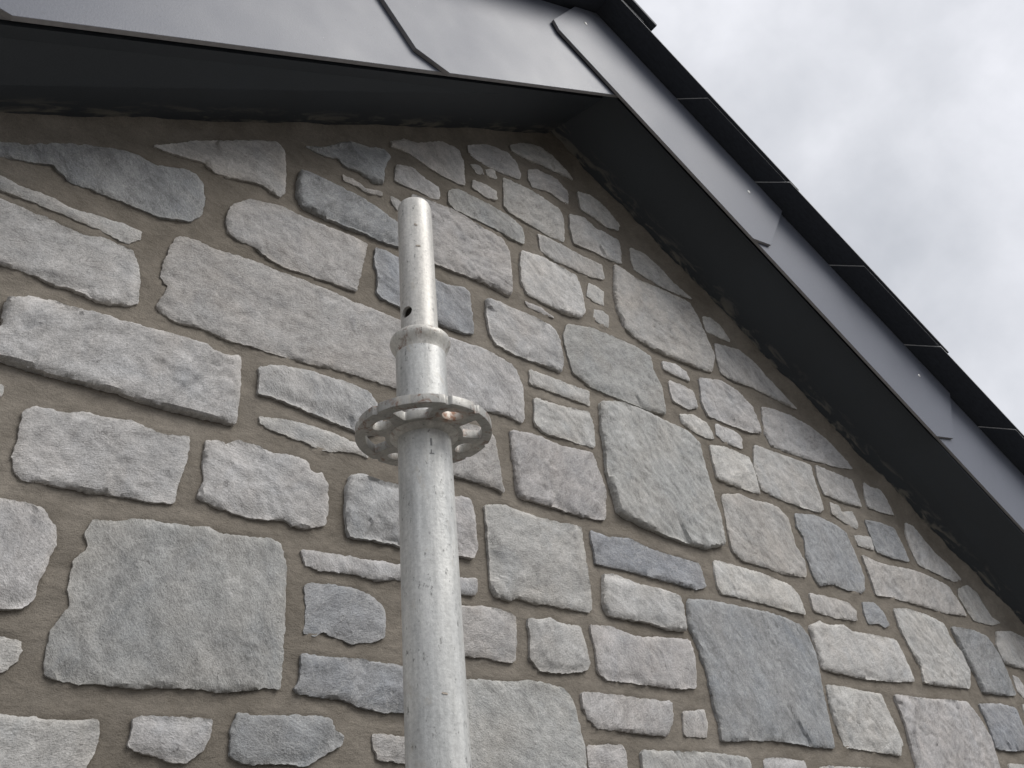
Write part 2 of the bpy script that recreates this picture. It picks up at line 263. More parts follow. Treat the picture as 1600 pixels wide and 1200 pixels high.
('L',7,[1810,-453,1862,-458,1927,-462,1989,-458,2046,-456,2048,-397,2038,-327,1982,-333,1923,-324,1868,-330,1807,-336,1803,-399]),
('W',8,[2081,-453,2128,-455,2185,-459,2232,-459,2284,-448,2287,-399,2285,-329,2236,-329,2181,-329,2122,-334,2076,-339,2069,-391]),
('P',7,[2320,-463,2369,-462,2418,-457,2463,-465,2517,-456,2567,-445,2563,-392,2559,-329,2514,-333,2467,-328,2421,-329,2366,-328,2317,-339,2313,-392]),
('P',12,[2609,-458,2655,-459,2713,-462,2777,-452,2779,-389,2762,-327,2720,-327,2658,-335,2598,-335,2596,-399]),
('L',12,[2809,-460,2859,-457,2917,-455,2978,-463,3047,-459,3105,-453,3098,-396,3100,-333,3047,-325,2984,-333,2925,-325,2864,-333,2805,-332,2805,-399]),
('W',8,[3133,-465,3186,-462,3243,-464,3299,-457,3352,-450,3354,-391,3348,-328,3299,-326,3238,-334,3191,-326,3126,-333,3133,-390]),
('L',9,[-1230,-300,-1191,-301,-1133,-300,-1091,-294,-1032,-304,-991,-291,-989,-246,-991,-195,-1037,-196,-1091,-192,-1139,-187,-1192,-187,-1241,-200,-1243,-248]),
('W',12,[-950,-298,-902,-297,-842,-300,-784,-305,-725,-288,-730,-240,-734,-186,-783,-187,-849,-197,-898,-194,-963,-199,-953,-240]),
('B',12,[-698,-304,-654,-296,-597,-298,-552,-298,-493,-305,-449,-297,-452,-241,-451,-189,-497,-194,-549,-188,-604,-194,-647,-190,-702,-195,-706,-243]),
('P',12,[-414,-301,-367,-296,-307,-301,-260,-301,-201,-303,-148,-290,-157,-240,-165,-197,-208,-197,-254,-191,-311,-195,-363,-188,-415,-203,-420,-240]),
('W',12,[-110,-295,-58,-294,15,-289,17,-249,4,-194,-49,-194,-128,-196,-129,-248]),
('W',8,[55,-298,100,-295,153,-304,208,-302,250,-298,308,-299,308,-251,300,-196,261,-193,198,-196,147,-189,97,-191,51,-203,51,-249]),
('B',12,[351,-297,399,-301,468,-291,472,-247,459,-188,399,-189,339,-205,336,-241]),
('L',8,[509,-298,555,-306,609,-303,666,-295,720,-294,716,-250,711,-189,659,-188,612,-196,554,-194,496,-198,499,-249]),
('L',9,[749,-303,806,-303,861,-289,858,-246,854,-197,806,-194,745,-204,754,-243]),
('P',12,[897,-294,935,-298,993,-300,1049,-289,1050,-241,1039,-189,993,-196,944,-191,883,-194,886,-244]),
('P',12,[1082,-299,1135,-297,1178,-298,1234,-301,1285,-295,1287,-247,1281,-195,1228,-194,1177,-188,1136,-193,1076,-194,1083,-249]),
('G',7,[1321,-298,1375,-296,1435,-300,1491,-298,1546,-305,1615,-292,1607,-242,1600,-188,1546,-193,1497,-188,1433,-193,1377,-196,1319,-194,1308,-252]),
('L',8,[1642,-299,1694,-299,1745,-292,1747,-241,1745,-195,1699,-196,1640,-195,1639,-252]),
('W',8,[1779,-303,1834,-297,1883,-296,1940,-294,1982,-289,1984,-248,1977,-187,1933,-191,1886,-190,1827,-190,1779,-198,1782,-246]),
('P',12,[2031,-294,2089,-304,2156,-289,2158,-248,2146,-187,2086,-193,2014,-194,2014,-245]),
('G',7,[2185,-303,2233,-302,2289,-305,2333,-305,2388,-303,2447,-289,2439,-243,2433,-194,2387,-193,2337,-197,2283,-191,2238,-193,2183,-202,2185,-241]),
('P',12,[2477,-297,2538,-304,2598,-297,2656,-288,2655,-240,2648,-193,2600,-193,2531,-193,2474,-204,2470,-244]),
('G',9,[2690,-295,2748,-297,2793,-297,2844,-299,2900,-294,2899,-251,2895,-195,2845,-194,2791,-198,2748,-197,2694,-200,2685,-247]),
('L',12,[2939,-306,2980,-297,3038,-297,3033,-241,3025,-197,2980,-188,2930,-197,2937,-244]),
('G',12,[3072,-298,3135,-303,3205,-296,3205,-245,3202,-189,3141,-188,3060,-197,3061,-241]),
('B',9,[3244,-297,3293,-301,3350,-302,3407,-294,3407,-248,3400,-196,3349,-192,3287,-197,3237,-195,3241,-242]),
('B',12,[-1224,-166,-1177,-166,-1110,-160,-1118,-116,-1120,-78,-1174,-72,-1234,-78,-1231,-113]),
('B',12,[-1084,-162,-1038,-160,-979,-159,-922,-154,-923,-119,-929,-71,-982,-68,-1032,-72,-1089,-74,-1086,-114]),
('L',7,[-890,-158,-835,-166,-769,-159,-701,-161,-699,-115,-711,-76,-769,-76,-824,-72,-891,-72,-896,-114]),
('P',7,[-664,-162,-613,-159,-565,-166,-508,-165,-460,-165,-402,-155,-399,-116,-411,-68,-462,-71,-505,-75,-568,-77,-622,-70,-671,-74,-666,-123]),
('L',9,[-369,-168,-305,-164,-230,-156,-223,-122,-242,-68,-304,-72,-377,-73,-369,-117]),
('L',7,[-194,-165,-132,-159,-70,-152,-75,-123,-76,-67,-141,-68,-194,-83,-201,-113]),
('B',8,[-36,-159,13,-167,64,-164,119,-162,123,-112,112,-69,73,-78,11,-77,-47,-79,-35,-122]),
('P',8,[159,-158,208,-159,272,-158,339,-161,398,-156,402,-123,386,-67,340,-71,271,-67,217,-68,149,-76,149,-112]),
('B',7,[432,-163,479,-158,533,-166,576,-157,635,-162,685,-162,681,-116,679,-74,627,-77,576,-67,534,-78,477,-67,428,-83,432,-118]),
('P',8,[718,-161,762,-157,818,-166,875,-161,918,-158,975,-155,978,-120,964,-72,918,-70,869,-76,813,-77,767,-68,718,-74,715,-114]),
('B',8,[1015,-165,1060,-161,1109,-161,1174,-152,1170,-113,1158,-68,1117,-69,1058,-72,1007,-81,999,-114]),
('P',9,[1210,-162,1259,-168,1306,-158,1367,-168,1422,-165,1473,-161,1477,-117,1471,-75,1414,-78,1365,-75,1316,-76,1256,-74,1198,-73,1199,-116]),
('L',8,[1511,-166,1561,-157,1614,-154,1608,-120,1607,-68,1559,-69,1504,-80,1509,-117]),
('P',7,[1653,-162,1699,-161,1768,-168,1832,-156,1835,-114,1827,-67,1767,-71,1709,-78,1637,-80,1645,-123]),
('G',9,[1870,-159,1925,-166,1985,-157,2047,-156,2042,-112,2042,-69,1982,-68,1926,-73,1856,-77,1856,-119]),
('P',12,[2081,-161,2129,-164,2188,-158,2242,-163,2305,-162,2362,-158,2362,-122,2353,-68,2297,-78,2241,-74,2193,-76,2135,-70,2068,-77,2076,-122]),
('P',7,[2400,-158,2441,-167,2496,-158,2549,-162,2603,-152,2598,-119,2595,-78,2543,-71,2489,-78,2436,-70,2387,-76,2392,-114]),
('L',7,[2638,-167,2686,-157,2732,-167,2787,-157,2787,-118,2778,-76,2736,-72,2682,-71,2629,-78,2628,-113]),
('B',12,[2823,-165,2860,-162,2917,-161,2967,-152,2971,-119,2967,-78,2923,-69,2862,-73,2806,-74,2817,-116]),
('W',12,[3012,-163,3057,-157,3113,-161,3176,-164,3238,-164,3302,-152,3299,-113,3290,-69,3242,-68,3182,-67,3113,-75,3060,-69,2997,-74,2999,-118]),
('W',9,[-1156,-47,-1111,-43,-1051,-44,-1003,-45,-941,-45,-886,-40,-889,23,-896,77,-940,86,-1001,82,-1051,85,-1113,79,-1169,71,-1172,14]),
('W',8,[-846,-41,-801,-37,-745,-32,-748,20,-756,77,-807,85,-858,74,-853,18]),
('L',8,[-713,-39,-668,-43,-607,-48,-544,-48,-491,-46,-441,-31,-432,21,-441,85,-496,87,-548,82,-610,77,-657,81,-725,78,-722,22]),
('W',7,[-395,-45,-343,-47,-280,-30,-276,17,-283,83,-340,78,-410,77,-407,24]),
('L',9,[-247,-41,-199,-48,-148,-47,-97,-48,-35,-44,14,-36,11,16,10,79,-35,86,-88,77,-139,84,-196,83,-250,80,-243,25]),
('P',7,[49,-46,96,-40,137,-45,194,-38,248,-38,246,20,234,79,187,77,141,78,88,80,36,71,38,25]),
('P',12,[279,-37,331,-37,386,-40,441,-45,493,-37,497,17,491,79,435,85,383,79,323,87,269,75,276,19]),
('B',7,[535,-41,586,-44,649,-36,642,18,642,87,584,84,527,77,528,16]),
('L',7,[679,-48,724,-38,782,-41,836,-38,894,-37,892,16,890,78,842,83,779,88,726,84,673,70,680,24]),
('G',7,[923,-37,975,-41,1027,-45,1090,-43,1145,-36,1140,21,1137,78,1088,84,1036,81,972,84,922,75,926,18]),
('P',7,[1181,-41,1246,-46,1305,-29,1304,15,1297,76,1237,84,1173,70,1181,15]),
('P',7,[1341,-40,1392,-40,1446,-46,1504,-39,1505,15,1495,79,1443,87,1395,82,1339,77,1334,18]),
('P',8,[1535,-39,1581,-42,1637,-46,1689,-45,1745,-46,1797,-39,1788,19,1792,84,1738,82,1687,84,1634,78,1590,77,1527,73,1529,20]),
('G',7,[1830,-42,1877,-42,1924,-46,1973,-42,2029,-41,2024,21,2017,84,1982,86,1929,83,1871,86,1821,80,1829,21]),
('B',12,[2064,-46,2117,-47,2188,-35,2179,25,2182,77,2124,79,2059,74,2063,20]),
('B',8,[2761,-43,2812,-47,2871,-40,2926,-42,2989,-41,3043,-30,3044,19,3040,88,2979,88,2923,87,2871,86,2810,80,2751,70,2750,15]),
('L',8,[3082,-37,3121,-46,3177,-47,3224,-38,3270,-38,3276,15,3272,85,3224,86,3168,86,3122,81,3075,74,3066,22]),
('G',12,[-992,110,-944,116,-887,113,-820,114,-769,113,-762,162,-769,210,-820,203,-876,201,-946,203,-1006,199,-1000,154]),
('P',9,[-726,111,-680,117,-622,115,-627,153,-632,206,-678,202,-736,201,-738,155]),
('L',8,[-595,115,-537,110,-484,107,-425,111,-376,114,-371,164,-383,204,-433,206,-484,208,-546,204,-590,193,-594,157]),
('W',12,[-334,109,-295,117,-248,107,-191,119,-198,162,-196,205,-247,209,-298,210,-345,203,-345,159]),
('P',12,[-151,112,-110,115,-49,108,7,117,6,156,3,206,-44,198,-99,201,-162,200,-163,155]),
('B',7,[2814,112,2867,115,2920,113,2925,155,2917,201,2859,205,2810,196,2801,159]),
('L',12,[-687,229,-617,231,-553,243,-550,269,-556,310,-620,311,-692,304,-692,278]),
('W',7,[-512,236,-457,232,-400,231,-333,240,-281,235,-277,279,-284,315,-338,317,-401,313,-462,310,-518,304,-515,269]),
('L',7,[-236,235,-177,236,-108,236,-101,269,-116,312,-177,306,-252,310,-253,272]),
('B',12,[-64,233,-23,229,25,239,34,278,22,311,-26,315,-80,304,-80,276]),
('P',9,[2664,229,2721,232,2789,234,2789,270,2780,314,2716,309,2657,309,2659,267]),
('W',9,[-355,337,-305,339,-260,352,-262,392,-262,452,-268,507,-315,503,-359,500,-352,449,-356,393]),
('P',8,[-231,344,-180,345,-114,342,-56,344,2,353,2,400,2,444,-11,508,-64,507,-115,499,-172,506,-239,495,-234,451,-235,399]),
('W',12,[-226,534,-170,533,-110,535,-108,582,-124,646,-180,646,-231,629,-238,590]),
]
BOARDS = [["cap", 0.704, 0.007, [[1.4347, 1.2354], [1.5108, 1.2517], [1.6353, 1.4277], [1.033, 1.7455], [0.9571, 1.7054], [0.8723, 1.5859], [0.8843, 1.5606]]], ["r1", 0.7115, 0.007, [[2.0656, 0.8847], [2.1725, 0.9061], [2.2912, 1.0815], [1.36, 1.5729], [1.33, 1.3194]]], ["r2", 0.719, 0.007, [[2.95, 0.3843], [3.05, 0.6811], [1.98, 1.2458], [1.95, 0.9753]]], ["r3", 0.7265, 0.007, [[3.5, 0.0815], [3.5, 0.4437], [2.8, 0.813], [2.75, 0.5247]]], ["l1", 0.7135, 0.008, [[1.16, 1.5392], [1.16, 1.6785], [1.033, 1.7455], [0.3736, 1.3975], [0.513, 1.215], [0.5814, 1.2011]]], ["l0", 0.722, 0.008, [[0.75, 1.3099], [0.75, 1.5961], [-0.2371, 1.0753], [-0.0846, 0.8754], [-0.0168, 0.8617]]], ["l00", 0.7305, 0.008, [[0.1, 0.9402], [0.1, 1.2531], [-1.3, 0.5144], [-1.3, 0.122]]]]
NAILS = [[0.9819, 1.6621], [1.4885, 1.4138], [2.1155, 1.0832]]
SOFFIT_FRONT = [[0.5845, 0.8715], [-0.5909, 2.1157]]

# ------------------------------------------------------------------ helpers
def mesh_obj(name, verts, faces, mats, parent=None, smooth=False, mat_idx=None, loc=(0,0,0)):
    me = bpy.data.meshes.new(name); me.from_pydata([tuple(q) for q in verts], [], faces)
    for m in (mats if isinstance(mats,(list,tuple)) else [mats]): me.materials.append(m)
    if mat_idx is not None: me.polygons.foreach_set('material_index', mat_idx)
    if smooth: me.polygons.foreach_set('use_smooth', [True]*len(me.polygons))
    o = bpy.data.objects.new(name, me); COL.objects.link(o); o.location = loc
    if parent is not None: o.parent = parent
    me.update(); return o
def thing(name, label, cat, loc=(0,0,0), group=None):
    o = bpy.data.objects.new(name, None); COL.objects.link(o); o.location = loc; o.empty_display_size = .2
    o['label'] = label; o['category'] = cat
    if group: o['group'] = group
    return o
def apply_mods(o):
    dg = bpy.context.evaluated_depsgraph_get(); dg.update()
    me = bpy.data.meshes.new_from_object(o.evaluated_get(dg)); old = o.data
    o.modifiers.clear(); o.data = me; me.name = old.name
def bevel(o, w, seg=2, ang=35):
    b = o.modifiers.new('b','BEVEL'); b.width = w; b.segments = seg; b.limit_method = 'ANGLE'; b.angle_limit = math.radians(ang)
def prism_y(name, poly, y0, y1, mat, parent, bev=.0008):
    """outline in the plane of the wall given depth from y0 (front) to y1 (back)"""
    a = sum(poly[i][0]*poly[(i+1)%len(poly)][1]-poly[(i+1)%len(poly)][0]*poly[i][1] for i in range(len(poly)))
    if a < 0: poly = poly[::-1]
    n = len(poly)
    vs = [(p[0],y0,p[1]) for p in poly]+[(p[0],y1,p[1]) for p in poly]
    fs = [list(range(n)), [n+i for i in reversed(range(n))]]+[[(i+1)%n,i,n+i,n+(i+1)%n] for i in range(n)]
    o = mesh_obj(name, vs, fs, mat, parent)
    if bev: bevel(o, bev)
    return o
def box8(name, c8, mat, parent=None, bev=0):
    fs = [(0,1,2,3),(7,6,5,4),(0,4,5,1),(1,5,6,2),(2,6,7,3),(3,7,4,0)]
    o = mesh_obj(name, c8, fs, mat, parent)
    bm = bmesh.new(); bm.from_mesh(o.data); bmesh.ops.recalc_face_normals(bm, faces=bm.faces); bm.to_mesh(o.data); bm.free()
    if bev: bevel(o, bev)
    return o
def lathe(name, prof, cx, cy, mat, parent, seg=128, closed=False):
    vs, fs = [], []
    for (r, z) in prof:
        for k in range(seg):
            a = 2*math.pi*k/seg; vs.append((cx+r*math.cos(a), cy+r*math.sin(a), z))
    n = len(prof)
    for i in range(n if closed else n-1):
        j = (i+1) % n
        for k in range(seg):
            k2 = (k+1) % seg
            fs.append((i*seg+k, i*seg+k2, j*seg+k2, j*seg+k))
    return mesh_obj(name, vs, fs, mat, parent, smooth=True)

# vectorised gradient noise
_P = np.random.RandomState(11).permutation(512); _P = np.concatenate([_P,_P,_P])
_G = np.random.RandomState(7).uniform(0, 2*np.pi, 512)
def pn(x, y, seed=0):
    x = np.asarray(x)+seed*17.31; y = np.asarray(y)+seed*9.7
    xi = np.floor(x).astype(int); yi = np.floor(y).astype(int); xf = x-xi; yf = y-yi
    u = xf*xf*xf*(xf*(xf*6-15)+10); w = yf*yf*yf*(yf*(yf*6-15)+10)
    def g(i, j, dx, dy):
        a = _G[_P[(_P[(xi+i) & 511]+(yi+j)) & 511] & 511]; return np.cos(a)*dx+np.sin(a)*dy
    a = g(0,0,xf,yf); b = g(1,0,xf-1,yf); c = g(0,1,xf,yf-1); d = g(1,1,xf-1,yf-1)
    return ((a+(b-a)*u)+((c+(d-c)*u)-(a+(b-a)*u))*w)*1.5
def fbm(x, y, oct=4, seed=0, gain=.5):
    s = 0; a = 1
    for i in range(oct):
        s = s+a*pn(x, y, seed+i*3); x = x*2.03; y = y*2.03; a *= gain
    return s

# ------------------------------------------------------------------ materials
def new_mat(name):
    m = bpy.data.materials.new(name); m.use_nodes = True; nt = m.node_tree; b = nt.nodes['Principled BSDF']; return m, nt, b
def bump(nt, b, h, dist, strength=1.0, prev=None):
    n = N(nt, 'ShaderNodeBump'); n.inputs['Strength'].default_value = strength; n.inputs['Distance'].default_value = dist
    nt.links.new(h, n.inputs['Height'])
    if prev is not None: nt.links.new(prev, n.inputs['Normal'])
    return n.outputs[0]

def mat_stone():
    m, nt, b = new_mat('limestone')
    tc = N(nt,'ShaderNodeTexCoord'); oi = N(nt,'ShaderNodeObjectInfo')
    off = N(nt,'ShaderNodeVectorMath', operation='SCALE'); cmb = N(nt,'ShaderNodeCombineXYZ')
    nt.links.new(oi.outputs['Random'], cmb.inputs[0]); nt.links.new(oi.outputs['Random'], cmb.inputs[2])
    nt.links.new(cmb.outputs[0], off.inputs[0]); off.inputs[3].default_value = 37.0
    add = N(nt,'ShaderNodeVectorMath', operation='ADD'); nt.links.new(tc.outputs['Object'], add.inputs[0]); nt.links.new(off.outputs[0], add.inputs[1])
    v = add.outputs[0]
    ang = math_(nt,'MULTIPLY_ADD', oi.outputs['Random'], 2.0, -1.2)
    vr = N(nt,'ShaderNodeVectorRotate'); vr.rotation_type = 'Y_AXIS'; nt.links.new(v, vr.inputs['Vector']); nt.links.new(ang, vr.inputs['Angle'])
    vs = mapping(nt, vr.outputs[0], (1,1,1.8))
    big = noise_(nt, v, 9, 4, .6, .5); patch_ = noise_(nt, vs, 13, 6, .68, 1.2); mid = noise_(nt, vs, 45, 6, .72, .4); fine = noise_(nt, vs, 230, 4, .75); grit = noise_(nt, v, 620, 2, .6)
    base = oi.outputs['Color']
    warm = mix(nt, ramp(nt, [(.38,0.0),(.68,.55)], big), base, mix(nt, 1.0, base, (1.06,1.00,.94), 'MULTIPLY'))
    cool = mix(nt, ramp(nt, [(.50,0.0),(.78,.75)], noise_(nt, v, 15, 5, .6, 1.0)), warm, mix(nt, 1.0, warm, (.80,.835,.88), 'MULTIPLY'))
    t1 = ramp(nt, [(.28,.76),(.5,1.0),(.72,1.20)], mid)
    c1 = mix(nt, 1.0, cool, t1, 'MULTIPLY')
    c1 = mix(nt, 1.0, c1, ramp(nt, [(.30,.66),(.45,.93),(.56,1.05),(.70,1.24)], patch_), 'MULTIPLY')
    t2 = ramp(nt, [(.30,.72),(.5,1.0),(.72,1.25)], fine)
    c2 = mix(nt, .8, c1, t2, 'MULTIPLY')
    t3 = ramp(nt, [(.34,.80),(.5,1.0),(.66,1.18)], grit)
    c3 = mix(nt, .7, c2, t3, 'MULTIPLY')
    # pale calcite flecks and thin veins
    fl = ramp(nt, [(.70,0.0),(.78,.65)], noise_(nt, v, 260, 3, .8))
    fl2 = math_(nt,'MULTIPLY', fl, ramp(nt, [(.45,0.0),(.62,1.0)], noise_(nt, v, 22, 3)))
    c4 = mix(nt, fl2, c3, (.62,.62,.61))
    # dark pits
    pit = ramp(nt, [(.27,.75),(.33,0.0)], noise_(nt, vs, 120, 3, .75))
    c5 = mix(nt, pit, c4, mix(nt, 1.0, c4, (.45,.44,.43), 'MULTIPLY'))
    # mortar dust smeared over the rim of the stone (vertex attribute = distance from the rim)
    at = N(nt,'ShaderNodeAttribute', attribute_name='rim')
    rimn = math_(nt,'MULTIPLY', at.outputs['Fac'], ramp(nt, [(.40,0.0),(.62,1.0)], noise_(nt, v, 40, 5, .6)))
    vein = math_(nt,'ABSOLUTE', math_(nt,'SUBTRACT', noise_(nt, v, 17, 5, .6, 1.5), .5))
    c5 = mix(nt, ramp(nt, [(.0,.55),(.012,0.0)], vein), c5, mix(nt, .5, c5, (.66,.65,.63)))
    crack = math_(nt,'ABSOLUTE', math_(nt,'SUBTRACT', noise_(nt, vs, 11, 4, .6, 1.0), .56))
    kcr = math_(nt,'MULTIPLY', ramp(nt, [(.0,.8),(.007,0.0)], crack), ramp(nt, [(.52,0.0),(.62,1.0)], noise_(nt, v, 14, 2)))
    c5 = mix(nt, kcr, c5, mix(nt, 1.0, c5, (.42,.41,.40), 'MULTIPLY'))
    wear = math_(nt,'MULTIPLY', at.outputs['Fac'], ramp(nt, [(.35,.25),(.6,.95)], noise_(nt, v, 55, 5, .65)))
    c5 = mix(nt, wear, c5, mix(nt, 1.0, c5, (1.28,1.27,1.24), 'MULTIPLY'))
    c6 = mix(nt, math_(nt,'MULTIPLY', rimn, .22), c5, (.26,.235,.205))
    nt.links.new(c6, b.inputs['Base Color'])
    b.inputs['Roughness'].default_value = .82; b.inputs['Specular IOR Level'].default_value = .35
    n1 = bump(nt, b, mid, .0019, .8); n2 = bump(nt, b, fine, .0020, 1.0, n1); n3 = bump(nt, b, grit, .0006, .8, n2)
    nt.links.new(n3, b.inputs['Normal'])
    return m
def mat_mortar():
    m, nt, b = new_mat('sand_cement_mortar')
    tc = N(nt,'ShaderNodeTexCoord'); v = tc.outputs['Object']
    big = noise_(nt, v, 5, 4, .6); mid = noise_(nt, mapping(nt, v, (1,1,1.5)), 26, 5, .6, .3); sand = noise_(nt, v, 700, 3, .75); brush = noise_(nt, mapping(nt, v, (.7,1,1.4)), 150, 4, .65)
    c = ramp(nt, [(.3,(.164,.144,.118)),(.5,(.203,.180,.150)),(.7,(.240,.215,.182))], big)
    c = mix(nt, .8, c, ramp(nt, [(.25,.78),(.5,1.0),(.75,1.2)], mid), 'MULTIPLY')
    c = mix(nt, .65, c, ramp(nt, [(.3,.66),(.5,1.0),(.72,1.34)], sand), 'MULTIPLY')
    c = mix(nt, .7, c, ramp(nt, [(.3,.86),(.7,1.12)], brush), 'MULTIPLY')
    c = mix(nt, ramp(nt, [(.58,0.0),(.72,.30)], noise_(nt, v, 11, 6, .7, .8)), c, (.30,.275,.24))
    c = mix(nt, ramp(nt, [(.30,.5),(.42,0.0)], noise_(nt, mapping(nt, v, (1,1,1), (0,0,0), (4,0,9)), 8, 5, .65, .5)), c, mix(nt, 1.0, c, (.70,.68,.64), 'MULTIPLY'))
    nt.links.new(c, b.inputs['Base Color']); b.inputs['Roughness'].default_value = .95; b.inputs['Specular IOR Level'].default_value = .15
    n1 = bump(nt, b, mid, .005, .7); n2 = bump(nt, b, brush, .0016, .7, n1); n3 = bump(nt, b, sand, .0009, .9, n2)
    nt.links.new(n3, b.inputs['Normal']); return m
def mat_board(name, col, rough, spec=.5, specks=True):
    m, nt, b = new_mat(name)
    tc = N(nt,'ShaderNodeTexCoord'); v = tc.outputs['Object']
    a = noise_(nt, v, 3.5, 4, .6); f = noise_(nt, v, 420, 3, .7); s = noise_(nt, mapping(nt, v, (1,1,1),(0,.5,0)), 70, 3, .7)
    c = mix(nt, 1.0, col, ramp(nt, [(.3,.90),(.7,1.10)], a), 'MULTIPLY')
    c = mix(nt, 1.0, c, ramp(nt, [(.3,.93),(.7,1.07)], f), 'MULTIPLY')
    if specks:
        c = mix(nt, ramp(nt, [(.27,.6),(.31,0.0)], s), c, mix(nt, 1.0, c, .6, 'MULTIPLY'))
        c = mix(nt, ramp(nt, [(.735,0.0),(.76,.5)], noise_(nt, v, 110, 3, .7)), c, (.45,.44,.42))
    nt.links.new(c, b.inputs['Base Color'])
    nt.links.new(ramp(nt, [(.3,rough-.06),(.7,rough+.08)], a), b.inputs['Roughness']); b.inputs['Specular IOR Level'].default_value = spec
    nt.links.new(bump(nt, b, f, .0003, .5), b.inputs['Normal'])
    return m, nt, b, c, v
def mat_soffit():
    m, nt, b, c, v = mat_board('soffit_board_dark', (.046,.053,.061), .55, .35, False)
    # smears of mortar left along the wall side
    sep = N(nt,'ShaderNodeSeparateXYZ'); nt.links.new(v, sep.inputs[0])
    near = ramp(nt, [(.0,0.0),(1.0,1.0)], math_(nt,'MULTIPLY_ADD', sep.outputs[1], 14.0, -14.0*.845))
    sm = noise_(nt, mapping(nt, v, (.45,1.6,.45)), 34, 5, .62, .5)
    k = math_(nt,'MULTIPLY', ramp(nt, [(.51,0.0),(.62,.85)], sm), near)
    c2 = mix(nt, k, c, (.36,.33,.27)); nt.links.new(c2, b.inputs['Base Color']); return m
def mat_slate():
    m, nt, b = new_mat('fibre_cement_slate')
    tc = N(nt,'ShaderNodeTexCoord'); v = tc.outputs['Object']
    f = noise_(nt, mapping(nt, v, (1,3,1)), 60, 4, .7)
    c = mix(nt, 1.0, (.040,.045,.056), ramp(nt, [(.3,.8),(.7,1.2)], f), 'MULTIPLY')
    nt.links.new(c, b.inputs['Base Color']); b.inputs['Roughness'].default_value = .6; b.inputs['Specular IOR Level'].default_value = .3
    nt.links.new(bump(nt, b, f, .0006, .6), b.inputs['Normal']); return m
def mat_simple(name, col, rough=.7, metal=0.0, var=.15, scale=80):
    m, nt, b = new_mat(name); tc = N(nt,'ShaderNodeTexCoord')
    c = mix(nt, 1.0, col, ramp(nt, [(.3,1-var),(.7,1+var)], noise_(nt, tc.outputs['Object'], scale, 4, .65)), 'MULTIPLY')
    nt.links.new(c, b.inputs['Base Color']); b.inputs['Roughness'].default_value = rough; b.inputs['Metallic'].default_value = metal; return m
def mat_galv(name, tint=(1,1,1), rust=0.0, zr=None, spot=None):
    m, nt, b = new_mat(name); tc = N(nt,'ShaderNodeTexCoord'); v = tc.outputs['Object']
    big = noise_(nt, mapping(nt, v, (1,1,.35)), 28, 4, .6, .6); sp = noise_(nt, v, 320, 4, .7); vert = noise_(nt, mapping(nt, v, (1,1,.06)), 110, 4, .65)
    pits = noise_(nt, mapping(nt, v, (1,1,.55)), 190, 3, .8); smear = noise_(nt, mapping(nt, v, (1,1,.5)), 62, 5, .7, .8)
    c = ramp(nt, [(.30,(.46,.465,.46)),(.5,(.56,.56,.55)),(.70,(.67,.665,.645))], big)
    c = mix(nt, 1.0, c, (tint[0],tint[1],tint[2]), 'MULTIPLY')
    c = mix(nt, .9, c, ramp(nt, [(.3,.78),(.7,1.18)], vert), 'MULTIPLY')
    c = mix(nt, .8, c, ramp(nt, [(.28,.78),(.5,1.0),(.72,1.2)], sp), 'MULTIPLY')
    c = mix(nt, ramp(nt, [(.60,0.0),(.70,.85)], pits), c, (.15,.148,.14))
    c = mix(nt, ramp(nt, [(.60,0.0),(.72,.55)], smear), c, (.47,.43,.36))
    if rust:
        rn = noise_(nt, v, 75, 5, .7, .5); k = ramp(nt, [(.60-rust*.08,0.0),(.70-rust*.06,.85)], rn)
        c = mix(nt, k, c, (.19,.095,.055))
    if zr is not None:
        sep = N(nt,'ShaderNodeSeparateXYZ'); nt.links.new(v, sep.inputs[0])
        zz = math_(nt,'ABSOLUTE', math_(nt,'SUBTRACT', sep.outputs[2], zr)); band = ramp(nt, [(.0,1.0),(1.0,0.0)], math_(nt,'MULTIPLY', zz, 1/.022))
        k = math_(nt,'MULTIPLY', band, ramp(nt, [(.53,0.0),(.63,.9)], noise_(nt, v, 120, 5, .75)))
        c = mix(nt, k, c, (.13,.08,.06))
    if spot is not None:                                    # rusty, whitish salt stain round one opening
        d = N(nt,'ShaderNodeVectorMath', operation='DISTANCE'); nt.links.new(v, d.inputs[0]); d.inputs[1].default_value = spot
        k = math_(nt,'MULTIPLY', ramp(nt, [(.55,1.0),(1.0,0.0)], math_(nt,'MULTIPLY', d.outputs[1], 1/.016)), 1.0)
        c = mix(nt, math_(nt,'MULTIPLY', k, .7), c, (.62,.55,.47))
        c = mix(nt, math_(nt,'MULTIPLY', k, ramp(nt, [(.48,0.0),(.58,.9)], noise_(nt, v, 150, 4, .7))), c, (.33,.16,.09))
    nt.links.new(c, b.inputs['Base Color']); b.inputs['Metallic'].default_value = .18
    nt.links.new(ramp(nt, [(.3,.34),(.7,.52)], big), b.inputs['Roughness'])
    n1 = bump(nt, b, smear, .0006, .5); n2 = bump(nt, b, sp, .0004, .6, n1); n3 = bump(nt, b, pits, .0005, .5, n2)
    nt.links.new(n3, b.inputs['Normal']); return m

